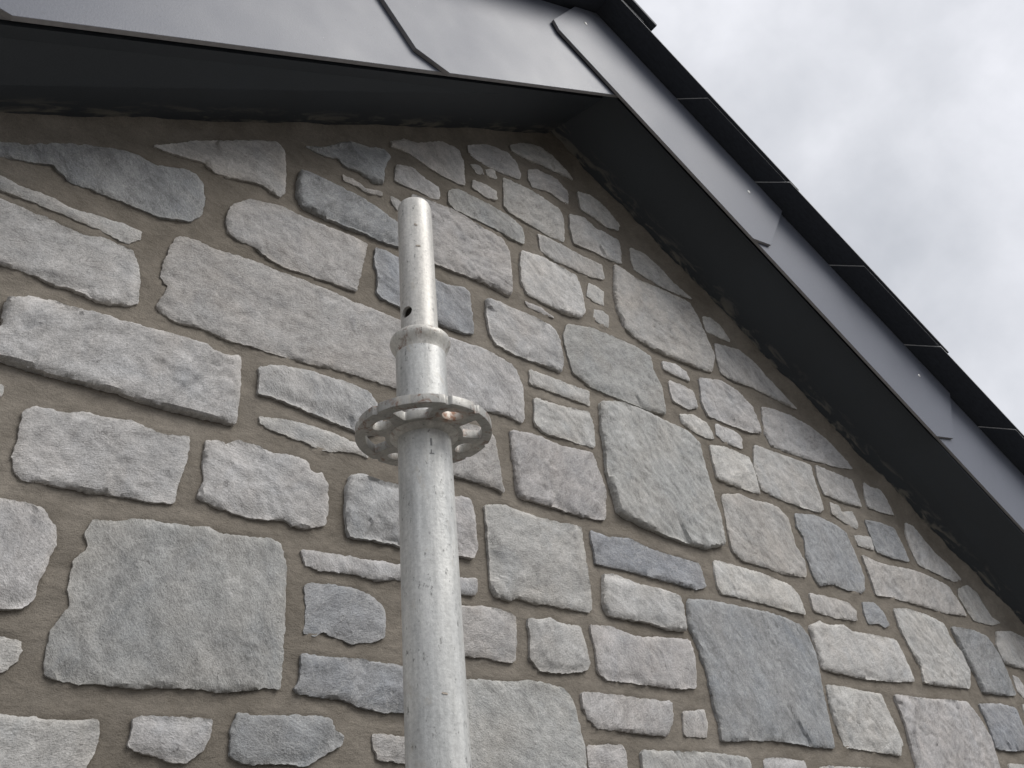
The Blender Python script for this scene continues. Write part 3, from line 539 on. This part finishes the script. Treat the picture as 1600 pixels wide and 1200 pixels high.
M_STONE = mat_stone(); M_MORTAR = mat_mortar(); M_SOFFIT = mat_soffit()
M_BARGE = mat_board('barge_board_grey', (.108,.118,.148), .42, .5)[0]
M_EDGE = mat_simple('cut_board_edge', (.30,.29,.29), .8)
M_SLATE = mat_slate(); M_SLEDGE = mat_simple('slate_cut_edge', (.30,.30,.30), .85, 0, .3, 200)
M_DECK = mat_simple('roof_underlay', (.03,.03,.033), .9); M_GALV = mat_galv('galvanised_steel', (1.02,1.02,1.0), rust=.0, zr=.372)
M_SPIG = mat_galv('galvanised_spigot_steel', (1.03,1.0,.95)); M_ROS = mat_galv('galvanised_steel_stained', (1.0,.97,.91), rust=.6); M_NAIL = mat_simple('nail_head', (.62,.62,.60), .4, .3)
M_DISC = mat_galv('galvanised_disc_rust_and_shade', (.72,.70,.66), rust=.7, spot=(0,-.0437,.001))  # dark tint puts the underside's shade into the disc colour; rust is separate
M_DARK = mat_simple('dark_steel_stamp', (.22,.22,.22), .6); M_SPLASH = mat_simple('cement_splash', (.42,.37,.31), .9, 0, .3, 300)
M_GROUND = mat_simple('gravel_ground', (.085,.08,.072), .95, 0, .35, 14); M_BLOCK = mat_simple('block_core', (.2,.2,.2), .9)

# ------------------------------------------------------------------ ground
g = mesh_obj('ground', [(-250,-250,0),(250,-250,0),(250,250,0),(-250,250,0)], [(0,1,2,3)], M_GROUND); g['kind'] = 'structure'

# ------------------------------------------------------------------ house: wall, soffits, barge boards, roof (all local z measured from the eye height)
house = thing('house', 'stone gable end of a house with dark soffit and grey barge boards', 'house', (0,0,H0))
D = .90
JL = (.6172,.8765); JR = (-.6014,2.0901)
def gable_top(x): return np.minimum(JL[0]*x+JL[1], JR[0]*x+JR[1])

# mortar face: one relief sheet
xs = np.arange(-1.15, 3.4, .0075); zs = np.concatenate([[-H0], np.arange(-1.0, 1.56, .0075)])
X, Z = np.meshgrid(xs, zs)
top = gable_top(X)+.03
Zc = np.minimum(Z, top)
Y = D - .0012 + .0019*fbm(X*7, Zc*10, 3, 5) + .0011*fbm(X*38, Zc*60, 3, 9) + .0005*fbm(X*130, Zc*150, 2, 2)
# pointing: the mortar laps up on top of each stone and is a little hollow beneath it
lift = np.zeros_like(X); hollow = np.zeros_like(X)
for c_, p_, f_ in STONES:
    pp = np.array(f_, float).reshape(-1,2)/1000
    ci = np.where((xs > pp[:,0].min()-.025) & (xs < pp[:,0].max()+.025))[0]; ri2 = np.where((zs > pp[:,1].min()-.025) & (zs < pp[:,1].max()+.025))[0]
    if not len(ci) or not len(ri2): continue
    sub = np.ix_(ri2, ci); gx = X[sub]; gz = Zc[sub]; dm = np.full(gx.shape, 1e9); nz_ = np.zeros(gx.shape)
    for a_, b_ in zip(pp, np.roll(pp, -1, 0)):
        ab = b_-a_; t_ = np.clip(((gx-a_[0])*ab[0]+(gz-a_[1])*ab[1])/max(1e-9, ab@ab), 0, 1)
        qx = gx-(a_[0]+t_*ab[0]); qz = gz-(a_[1]+t_*ab[1]); dd = np.hypot(qx, qz); m_ = dd < dm; dm = np.where(m_, dd, dm); nz_ = np.where(m_, qz/np.maximum(dd,1e-6), nz_)
    ins_ = np.zeros(gx.shape, bool)
    for a_, b_ in zip(pp, np.roll(pp, -1, 0)):
        if a_[1] == b_[1]: continue
        ins_ ^= ((a_[1] > gz) != (b_[1] > gz)) & (gx < (b_[0]-a_[0])*(gz-a_[1])/(b_[1]-a_[1])+a_[0])
    hollow[sub] = np.maximum(hollow[sub], np.where(ins_, np.clip((dm-.003)/.006, 0, 1)*.012, 0))
    big_ = p_ > 15
    h_ = np.where(nz_ > 0, .0012+.0018*nz_, .0012+.0010*nz_)*(1.0 if not big_ else .6)
    lift[sub] = np.maximum(lift[sub], h_*np.exp(-dm/.008))
Y -= lift*(1+.6*fbm(X*20, Zc*20, 2, 44)); Y += hollow
dj = gable_top(X)-Zc                                 # mortar packed up against the soffit
Y -= .011*np.exp(-np.maximum(dj,0)/.018)*(1+.45*fbm(X*9, X*0+3, 4, 21, .6))
nz, nx = X.shape
keep = (Z[:-1,:-1] < top[:-1,:-1])
idx = np.arange(nz*nx).reshape(nz, nx)
q = np.stack([idx[:-1,:-1], idx[:-1,1:], idx[1:,1:], idx[1:,:-1]], -1)[keep]
used = np.unique(q); remap = np.full(nz*nx, -1); remap[used] = np.arange(len(used))
co = np.stack([X.ravel(), Y.ravel(), Zc.ravel()], -1)[used]
me = bpy.data.meshes.new('gable_wall'); q = remap[q]
me.vertices.add(len(co)); me.vertices.foreach_set('co', co.ravel())
me.loops.add(q.size); me.loops.foreach_set('vertex_index', q.ravel())
me.polygons.add(len(q)); me.polygons.foreach_set('loop_start', np.arange(0, q.size, 4)); me.polygons.foreach_set('loop_total', np.full(len(q), 4))
me.update(calc_edges=True); me.validate(); me.polygons.foreach_set('use_smooth', [True]*len(me.polygons)); me.materials.append(M_MORTAR)
wall = bpy.data.objects.new('gable_wall', me); COL.objects.link(wall); wall.parent = house
core = prism_y('block_core', [(-1.3,-H0),(3.6,-H0),(3.6,.05),(1.033,1.60),(-1.3,.25)], D+.05, D+.30, M_BLOCK, house, 0)

# ------------------------------------------------------------------ the stones
TONE = {'L':(.440,.432,.422),'P':(.430,.416,.404),'B':(.312,.321,.334),'G':(.388,.388,.383),'W':(.495,.487,.475)}
def make_stone(col, proud, flat, seed, step):
    rs = random.Random(seed)
    P = [(flat[i]/1000, flat[i+1]/1000) for i in range(0, len(flat), 2)]
    cx = sum(p[0] for p in P)/len(P); cz = sum(p[1] for p in P)/len(P)
    P = [Vector((p[0]-cx, p[1]-cz)) for p in P]
    # one light corner-cutting pass, then a fractured rim
    Q = []
    for i in range(len(P)):
        a, b, c = P[i-1], P[i], P[(i+1) % len(P)]
        Q += [b.lerp(a, .07), b.lerp(c, .07)]
    R = []
    for i in range(len(Q)):
        a, b = Q[i], Q[(i+1) % len(Q)]; n = max(1, int((b-a).length/(step*.65)+.5))
        for k in range(n): R.append(a.lerp(b, k/n))
    rx = np.array([p.x for p in R]); rz = np.array([p.y for p in R])
    amp = .0012
    ox = fbm((rx+cx)*60, (rz+cz)*60, 3, 31)*amp + pn((rx+cx)*230, (rz+cz)*210, 3)*.0012
    oz = fbm((rx+cx)*60, (rz+cz)*60, 3, 57)*amp + pn((rx+cx)*230, (rz+cz)*210, 8)*.0012
    tg = np.roll(np.stack([rx,rz],-1),-1,0)-np.roll(np.stack([rx,rz],-1),1,0); tg /= np.maximum(np.hypot(*tg.T),1e-9)[:,None]
    area = sum(rx*np.roll(rz,-1)-np.roll(rx,-1)*rz); sg_ = 1 if area > 0 else -1
    rim = np.stack([rx+ox+sg_*tg[:,1]*.0012, rz+oz-sg_*tg[:,0]*.0012], -1); nb = len(rim)
    x0, z0 = rim.min(0); x1, z1 = rim.max(0)
    gx, gz = np.meshgrid(np.arange(x0, x1, step), np.arange(z0, z1, step)); gx = gx+((np.arange(gx.shape[0])%2)[:,None])*step*.5
    g = np.stack([gx.ravel(), gz.ravel()], -1)
    A = rim; Bq = np.roll(rim, -1, 0)
    def dist_in(g):
        d = np.full(len(g), 1e9); ins = np.zeros(len(g), bool)
        for a, b in zip(A, Bq):
            ab = b-a; t = np.clip(((g-a)@ab)/max(1e-12, ab@ab), 0, 1); dd = np.hypot(*(g-(a+t[:,None]*ab)).T); d = np.minimum(d, dd)
            cond = ((a[1] > g[:,1]) != (b[1] > g[:,1]))
            with np.errstate(divide='ignore', invalid='ignore'):
                xx = (b[0]-a[0])*(g[:,1]-a[1])/(b[1]-a[1])+a[0]
            ins ^= cond & (g[:,0] < xx)
        return d, ins
    d, ins = dist_in(g); sel = ins & (d > step*.45); g = g[sel]; d = d[sel]
    # extra ring close to the rim for a crisp arris
    pts = [Vector((float(a[0]), float(a[1]))) for a in rim]+[Vector((float(a[0]), float(a[1]))) for a in g]
    vco, ed, fc, ov, oe, of = delaunay_2d_cdt(pts, [(i, (i+1) % nb) for i in range(nb)], [], 1, 1e-7)
    V = np.array([(p.x, p.y) for p in vco])
    dist = np.zeros(len(V)); orig = [o[0] if o else -1 for o in ov]
    for i, o in enumerate(orig): dist[i] = 0 if (0 <= o < nb) else (d[o-nb] if o >= nb else 0)
    wx, wz = V[:,0]+cx, V[:,1]+cz; s = seed % 97
    th = rs.uniform(-.9, .4); ux = wx*math.cos(th)+wz*math.sin(th); uz = -wx*math.sin(th)+wz*math.cos(th)
    small = min(1.0, min(x1-x0, z1-z0)/.07)
    rough = rs.uniform(.45,1.3); hgt = small*(.0018*pn(ux*6, uz*8, s)+.0007*rough*pn(ux*26, uz*44, s+1))+.0006*rough*pn(ux*70, uz*110, s+2)+.0007*rough*pn(ux*150, uz*210, s+3)
    # cleavage steps: flakes that came off along slanting lines
    t = fbm(ux*7, uz*12, 3, s+40)*2.2+.5; fr = t-np.floor(t); stepv = np.floor(t)+1/(1+np.exp(-(fr-.5)*34)); hgt = hgt+small*.0025*rs.uniform(.3,1.4)*(stepv-t)
    rg = np.abs(fbm(ux*16, uz*26, 3, s+60)); hgt = hgt-small*.0026*np.exp(-(rg/.035)**2)*(pn(ux*5,uz*5,s+9) > .12)
    # broad spalls: slanting planes struck off the borders and corners
    for q_ in range(rs.randint(3,6)):
        k_ = rs.randrange(nb); n_ = np.array([sg_*tg[k_,1], -sg_*tg[k_,0]]); th2 = rs.uniform(-.6,.6)
        n_ = np.array([n_[0]*math.cos(th2)-n_[1]*math.sin(th2), n_[0]*math.sin(th2)+n_[1]*math.cos(th2)])
        reach = rs.uniform(.006,.022)*small; sl = rs.uniform(.15,.42)
        dd = (V-rim[k_])@n_+.0012*pn(wx*60, wz*60, q_+5)
        side_ = np.abs((V-rim[k_])@np.array([-n_[1],n_[0]]))
        hgt = hgt-np.clip(dd+reach, 0, None)*sl*(side_ < rs.uniform(.03,.09))
    # tilt of the whole face
    hgt = hgt+(V[:,0]*rs.uniform(-.014,.014)+V[:,1]*rs.uniform(-.02,.014))
    rr = .0016*(1+.6*pn(wx*35, wz*35, 77)); edge = 1-np.exp(-dist/np.maximum(rr,.0008))
    pr = (2.0+proud*.72*rs.uniform(.8,1.35) if proud < 14 else proud*.70)/1000
    y = -np.maximum(pr*(.66+.34*edge)+.78*hgt*edge, .0036+.0018*edge)
    y[dist == 0] += .0012*pn(wx[dist == 0]*90, wz[dist == 0]*90, 5)
    verts = [(V[i,0], float(y[i]), V[i,1]) for i in range(len(V))]; faces = [list(f) for f in fc]
    # rim walls going back into the mortar
    ring = {o: i for i, o in enumerate(orig) if 0 <= o < nb}
    rid = [ring[k] for k in range(nb) if k in ring]; base = len(verts)
    for i in rid: verts.append((V[i,0]*.999, .014, V[i,1]*.999))
    m = len(rid)
    a2 = sum(V[rid[i],0]*V[rid[(i+1)%m],1]-V[rid[(i+1)%m],0]*V[rid[i],1] for i in range(m))
    for i in range(m):
        j = (i+1) % m; f = (rid[i], base+i, base+j, rid[j]); faces.append(f if a2 > 0 else f[::-1])
    # make the face triangles look towards the viewer (-y)
    fa = faces[0]; e1 = Vector(verts[fa[1]])-Vector(verts[fa[0]]); e2 = Vector(verts[fa[2]])-Vector(verts[fa[0]])
    o = mesh_obj('stone', verts, faces, M_STONE, wall, smooth=True, loc=(cx, D, cz))
    bm = bmesh.new(); bm.from_mesh(o.data); bmesh.ops.recalc_face_normals(bm, faces=bm.faces)
    if sum(f.normal.y*f.calc_area() for f in bm.faces) > 0: bmesh.ops.reverse_faces(bm, faces=bm.faces)
    bm.to_mesh(o.data); bm.free()
    at = o.data.attributes.new('rim','FLOAT','POINT')
    rimv = np.concatenate([np.exp(-dist/.0045), np.ones(m)]); at.data.foreach_set('value', rimv.astype(np.float32))
    o.data.polygons.foreach_set('use_smooth', [True]*len(o.data.polygons))
    o.data.set_sharp_from_angle(angle=math.radians(42))
    c = TONE[col]; k = rs.uniform(.93,1.07); o.color = (c[0]*k, c[1]*k, c[2]*k*rs.uniform(.98,1.02), 1)
    return o
for i, (c, p, f) in enumerate(STONES): make_stone(c, p, f, 100+i, .0040)
for i, (c, p, f) in enumerate(FILLER): make_stone(c, p, f, 500+i, .014)

# ------------------------------------------------------------------ soffits
SFL, SFR = SOFFIT_FRONT
def soffit(lf, lw, x_out, xa_f, xa_w, yf):
    t = .009; e = .004
    f = lambda l, x: l[0]*x+l[1]+e
    yw = D+.03; xw = xa_w+(xa_w-xa_f)*.16
    lo = [(x_out,yf,f(lf,x_out)),(xa_f,yf,f(lf,xa_f)),(xw,yw,f(lw,xw)-e+.001),(x_out,yw,f(lw,x_out)-e+.001)]
    hi = [(a,b,c+t) for a,b,c in lo]
    return box8('soffit_board', lo+hi, M_SOFFIT, house)
s1 = soffit(SFL, JL, -1.28, 1.033, .996, .7400); s1['label'] = 'dark soffit board under the left slope'
s2 = soffit(SFR, JR, 3.48, 1.033, .996, .7275); s2['label'] = 'dark soffit board under the right slope'

# ------------------------------------------------------------------ barge boards
for nm, y, th, poly in BOARDS:
    o = prism_y('barge_board', [tuple(p) for p in poly], y, y+th, [M_BARGE, M_EDGE], house, 0)
    n = len(poly); idxs = [0,0]+[1]*n; o.data.polygons.foreach_set('material_index', idxs)
    bevel(o, .0007)
    if nm == 'cap':
        o['label'] = 'barge board overlapping the others at the top of the gable'
        capb = o
    if nm == 'r1': r1b = o
for i, (x, z) in enumerate(NAILS):
    y = .704 if i < 2 else .7115
    vs = []; seg = 14
    for r, dy in ((.0046,0),(.0046,-.0008),(.0030,-.0017)):
        vs += [(x+r*math.cos(2*math.pi*k/seg), y+dy, z+r*math.sin(2*math.pi*k/seg)) for k in range(seg)]
    fs = [(a*seg+k, a*seg+(k+1)%seg, (a+1)*seg+(k+1)%seg, (a+1)*seg+k) for a in range(2) for k in range(seg)]+[tuple(2*seg+k for k in range(seg))]
    mesh_obj('nail', vs, fs, M_NAIL, capb if i < 2 else r1b)

# ------------------------------------------------------------------ roof: overlapping slates on both slopes
XR, KR, ZR = 1.033, .5277, 2.2936-.5277*1.033
roof = bpy.data.objects.new('roof', None); COL.objects.link(roof); roof.parent = house; roof.empty_display_size = .2
ca, sa = math.cos(math.atan(KR)), math.sin(math.atan(KR))
def slope_pt(side, s, w, y):                                  # s down the slope from the ridge, w off the slope plane
    return (XR+side*(s*ca+w*sa), y, ZR-s*sa+w*ca)
tails = [.097,.367,.668,.979,1.310,1.673,2.03,2.40,2.77]
T = .0044
rj = random.Random(8)
def slates(side, tails, depth):
    prev = [-.55,-.25]+tails
    for k, t in enumerate(tails):
        head = max(-.004, prev[k]-.097); e = .32
        ystart = .644+(.006 if k % 2 else 0)+rj.uniform(-.0015,.0015)
        y = ystart
        for c in range(depth):
            wd = .30 if (c or k % 2) else .15
            y2 = y+wd
            w0 = (head-(prev[k]-.097))*T/e; w1 = (t-(prev[k]-.097))*T/e
            w0 = min(w0, .0045); cx_ = .062 if (c == 0 and head > .02) else .0006
            wm = w0+(w1-w0)*cx_/(t-head)
            out = [(head+cx_, y, wm), (t, y, w1), (t, y2, w1), (head, y2, w0), (head, y+cx_*1.12, w0)]
            lo = [slope_pt(side, a_, w_, y_) for a_, y_, w_ in out]; hi = [slope_pt(side, a_, w_+T, y_) for a_, y_, w_ in out]
            o = mesh_obj('slate', lo+hi, [list(range(5)), [9,8,7,6,5]]+[[i, (i+1)%5, 5+(i+1)%5, 5+i] for i in range(5)], [M_SLATE, M_SLEDGE], roof)
            bm = bmesh.new(); bm.from_mesh(o.data); bmesh.ops.recalc_face_normals(bm, faces=bm.faces); bm.to_mesh(o.data); bm.free()
            o.data.update()
            for i in range(2, 7): o.data.polygons[i].material_index = 1
            bevel(o, .0006, 1)
            y = y2+.004
slates(1, tails, 2); slates(-1, tails[:8], 2)
for side in (1,-1):
    lo = [slope_pt(side,0,.012,.76), slope_pt(side,3.0,.012,.76), slope_pt(side,3.0,.012,5.0), slope_pt(side,0,.012,5.0)]
    # deck lies just over the slates' heads on the house side, closing the roof
    lo = [slope_pt(side,0,-.012,.78), slope_pt(side,2.9,-.012,.78), slope_pt(side,2.9,-.012,5.0), slope_pt(side,0,-.012,5.0)]
    hi = [slope_pt(side,0,-.003,.78), slope_pt(side,2.9,-.003,.78), slope_pt(side,2.9,-.003,5.0), slope_pt(side,0,-.003,5.0)]
    box8('roof_deck', lo+hi, M_DECK, roof)
    lo = [slope_pt(side,-.002,.020,.630), slope_pt(side,.125,.020,.630), slope_pt(side,.125,.020,1.1), slope_pt(side,-.002,.020,1.1)]
    hi = [slope_pt(side,-.002,.030,.630), slope_pt(side,.125,.030,.630), slope_pt(side,.125,.030,1.1), slope_pt(side,-.002,.030,1.1)]
    rc = box8('ridge_tile', lo+hi, M_SLATE, roof); bevel(rc, .001)

# ------------------------------------------------------------------ scaffold standard
PX, PY = .3777, .5437
pole = thing('scaffold_standard', 'galvanised steel scaffold upright with holed rosette disc, in front of the stone wall', 'scaffold pole', (PX,PY,H0))
R0 = .02415
tb = lathe('tube', [(R0,-H0),(R0,-2),(R0,-1),(R0,-.3),(R0,.2),(R0,.3585)], 0, 0, M_GALV, pole)
ut = lathe('upper_tube', [(.0240,.3600),(.0240,.40),(.0240,.4475)], 0, 0, M_GALV, pole)
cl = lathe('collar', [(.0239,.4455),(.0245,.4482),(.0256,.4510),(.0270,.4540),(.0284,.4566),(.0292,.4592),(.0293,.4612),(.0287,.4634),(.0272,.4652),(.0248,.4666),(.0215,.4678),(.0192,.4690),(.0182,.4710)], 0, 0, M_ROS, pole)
RS = .0182
sg = lathe('spigot', [(RS,.452),(RS,.50),(RS,.56),(RS,.62),(RS-.0002,.6360),(RS-.0008,.6392),(RS-.0017,.6414),(RS-.0026,.6424),(RS-.0033,.6415),(RS-.0034,.62),(RS-.0034,.56),(RS-.0034,.452)], 0, 0, M_SPIG, pole, 128, True)
# pin hole right through the spigot
bm = bmesh.new(); bmesh.ops.create_cone(bm, cap_ends=True, segments=40, radius1=.0062, radius2=.0062, depth=.08)
cm = bpy.data.meshes.new('cut'); bm.to_mesh(cm); bm.free(); cut = bpy.data.objects.new('cut', cm); COL.objects.link(cut)
hd = Vector((-.969,-.245,0)).normalized(); cut.rotation_euler = hd.to_track_quat('Z','Y').to_euler(); cut.location = (PX,PY,H0+.4905)
md = sg.modifiers.new('hole','BOOLEAN'); md.object = cut; md.operation = 'DIFFERENCE'; md.solver = 'EXACT'
bpy.context.view_layer.update(); apply_mods(sg); bpy.data.objects.remove(cut)
for p in sg.data.polygons: p.use_smooth = True
sg.data.set_sharp_from_angle(angle=math.radians(40))

# rosette: flat disc with four wide and four narrow openings and small notches in the rim
def rosette_outline():
    pts = []; n = 360
    for i in range(n):
        a = 2*math.pi*i/n; r = .0610
        for c in range(4):
            for s in (-14,14):
                da = math.degrees(abs((a-math.radians(90*c+s)+math.pi) % (2*math.pi)-math.pi))*r*math.pi/180
                if da < .0026: r -= math.sqrt(.0026**2-da**2)*.9
        pts.append((r*math.cos(a), r*math.sin(a)))
    return pts
def rounded(poly, rad, n=5):
    out = []
    for i in range(len(poly)):
        a, b, c = Vector(poly[i-1]), Vector(poly[i]), Vector(poly[(i+1)%len(poly)])
        p0 = b+(a-b).normalized()*min(rad,(a-b).length*.45); p1 = b+(c-b).normalized()*min(rad,(c-b).length*.45)
        for k in range(n+1):
            t = k/n; out.append(tuple(p0*(1-t)**2+b*2*t*(1-t)+p1*t*t))
    return out
holes = []
for c in range(4):
    a = math.radians(45+90*c)                                  # wide wedge opening
    w1, w2 = math.radians(21.0), math.radians(20.5)
    ri_, ro_ = .0345, .0532
    arc = [(ro_*math.cos(a-w2+2*w2*k/8), ro_*math.sin(a-w2+2*w2*k/8)) for k in range(9)]
    inn = [(ri_*math.cos(a+w1*.85-2*w1*.85*k/4), ri_*math.sin(a+w1*.85-2*w1*.85*k/4)) for k in range(5)]
    holes.append(rounded(arc+inn, .0030, 3))
    a = math.radians(90*c)                                     # narrow rounded opening
    e = []
    for k in range(28):
        t = 2*math.pi*k/28; x = .0437+.0080*math.cos(t)*(1 if math.cos(t) > 0 else .95); y = .0108*math.sin(t)*(1+.12*math.cos(t))
        e.append((x*math.cos(a)-y*math.sin(a), x*math.sin(a)+y*math.cos(a)))
    holes.append(e)
cu = bpy.data.curves.new('rosette','CURVE'); cu.dimensions = '2D'; cu.fill_mode = 'BOTH'; cu.extrude = .0039; cu.bevel_depth = .0007; cu.bevel_resolution = 2
inner = [(.0238*math.cos(2*math.pi*k/96), .0238*math.sin(2*math.pi*k/96)) for k in range(96)]
for pl in [rosette_outline(), inner]+holes:
    sp = cu.splines.new('POLY'); sp.points.add(len(pl)-1); sp.use_cyclic_u = True
    for i, p in enumerate(pl): sp.points[i].co = (p[0], p[1], 0, 1)
co_ = bpy.data.objects.new('tmp', cu); COL.objects.link(co_); bpy.context.view_layer.update()
dg = bpy.context.evaluated_depsgraph_get(); rm = bpy.data.meshes.new_from_object(co_.evaluated_get(dg)); bpy.data.objects.remove(co_)
ros = bpy.data.objects.new('rosette', rm); COL.objects.link(ros); ros.parent = pole; ros.location = (0,0,.3631)
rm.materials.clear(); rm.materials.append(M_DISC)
bm = bmesh.new(); bm.from_mesh(rm); bmesh.ops.remove_doubles(bm, verts=bm.verts, dist=1e-6); bmesh.ops.recalc_face_normals(bm, faces=bm.faces); bm.to_mesh(rm); bm.free()
# weld beads above and below the disc
def bead(z0, s):
    vs, fs = [], []; seg = 160; prof = [(.0238,z0+.0042*s),(.0262,z0+.0036*s),(.0288,z0+.0020*s),(.0312,z0+.0002*s),(.0318,z0-.0012*s)]
    for i, (r, z) in enumerate(prof):
        for k in range(seg):
            a = 2*math.pi*k/seg; j = .0007*noise.noise(Vector((math.cos(a)*14, math.sin(a)*14, z*300)))*(i > 0)
            vs.append(((r+j)*math.cos(a), (r+j)*math.sin(a), z+j*.6))
    for i in range(len(prof)-1):
        for k in range(seg): fs.append((i*seg+k, i*seg+(k+1)%seg, (i+1)*seg+(k+1)%seg, (i+1)*seg+k))
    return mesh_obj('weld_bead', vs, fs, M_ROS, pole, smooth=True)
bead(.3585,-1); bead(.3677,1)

# stamped marks and a few cement splashes on the tube
TOCAM = math.atan2(-.8212,-.5705)
def patch(name, outline, mat, thick=.00025, r=R0):
    """outline in mm: (across to the right as seen from the scaffold, up), wrapped on the tube"""
    n = len(outline); vs = []
    for dr in (thick, -.0003):
        for (u, z) in outline:
            a = TOCAM+u/1000/r; vs.append(((r+dr)*math.cos(a), (r+dr)*math.sin(a), z/1000))
    fs = [list(range(n))]+[[i,(i+1)%n,n+(i+1)%n,n+i] for i in range(n)]
    return mesh_obj(name, vs, fs, mat, pole)
def rect(u0,u1,z0,z1): return [(u0,z0),(u1,z0),(u1,z1),(u0,z1)]
patch('stamped_mark', rect(5.0,6.6,337.5,344.5), M_DARK)
patch('stamped_mark', rect(5.2,6.1,330.2,333.5), M_DARK); patch('stamped_mark', rect(4.0,8.2,329.2,330.3), M_DARK)
rs = random.Random(4)
for (u, z, w, h) in ((7.0,131,5.0,2.0),(0.5,600,3.0,3.2),(2.0,571,5.5,2.2)):
    nn = 18; ol = []
    for k in range(nn):
        t = 2*math.pi*k/nn; q_ = rs.uniform(.62,1.1); ol.append((u+w*.5*q_*math.cos(t)+.25*h*math.sin(t)*-1, z+h*.5*q_*math.sin(t)))
    patch('cement_splash', ol, M_SPLASH, .0005, R0 if z < 430 else RS)
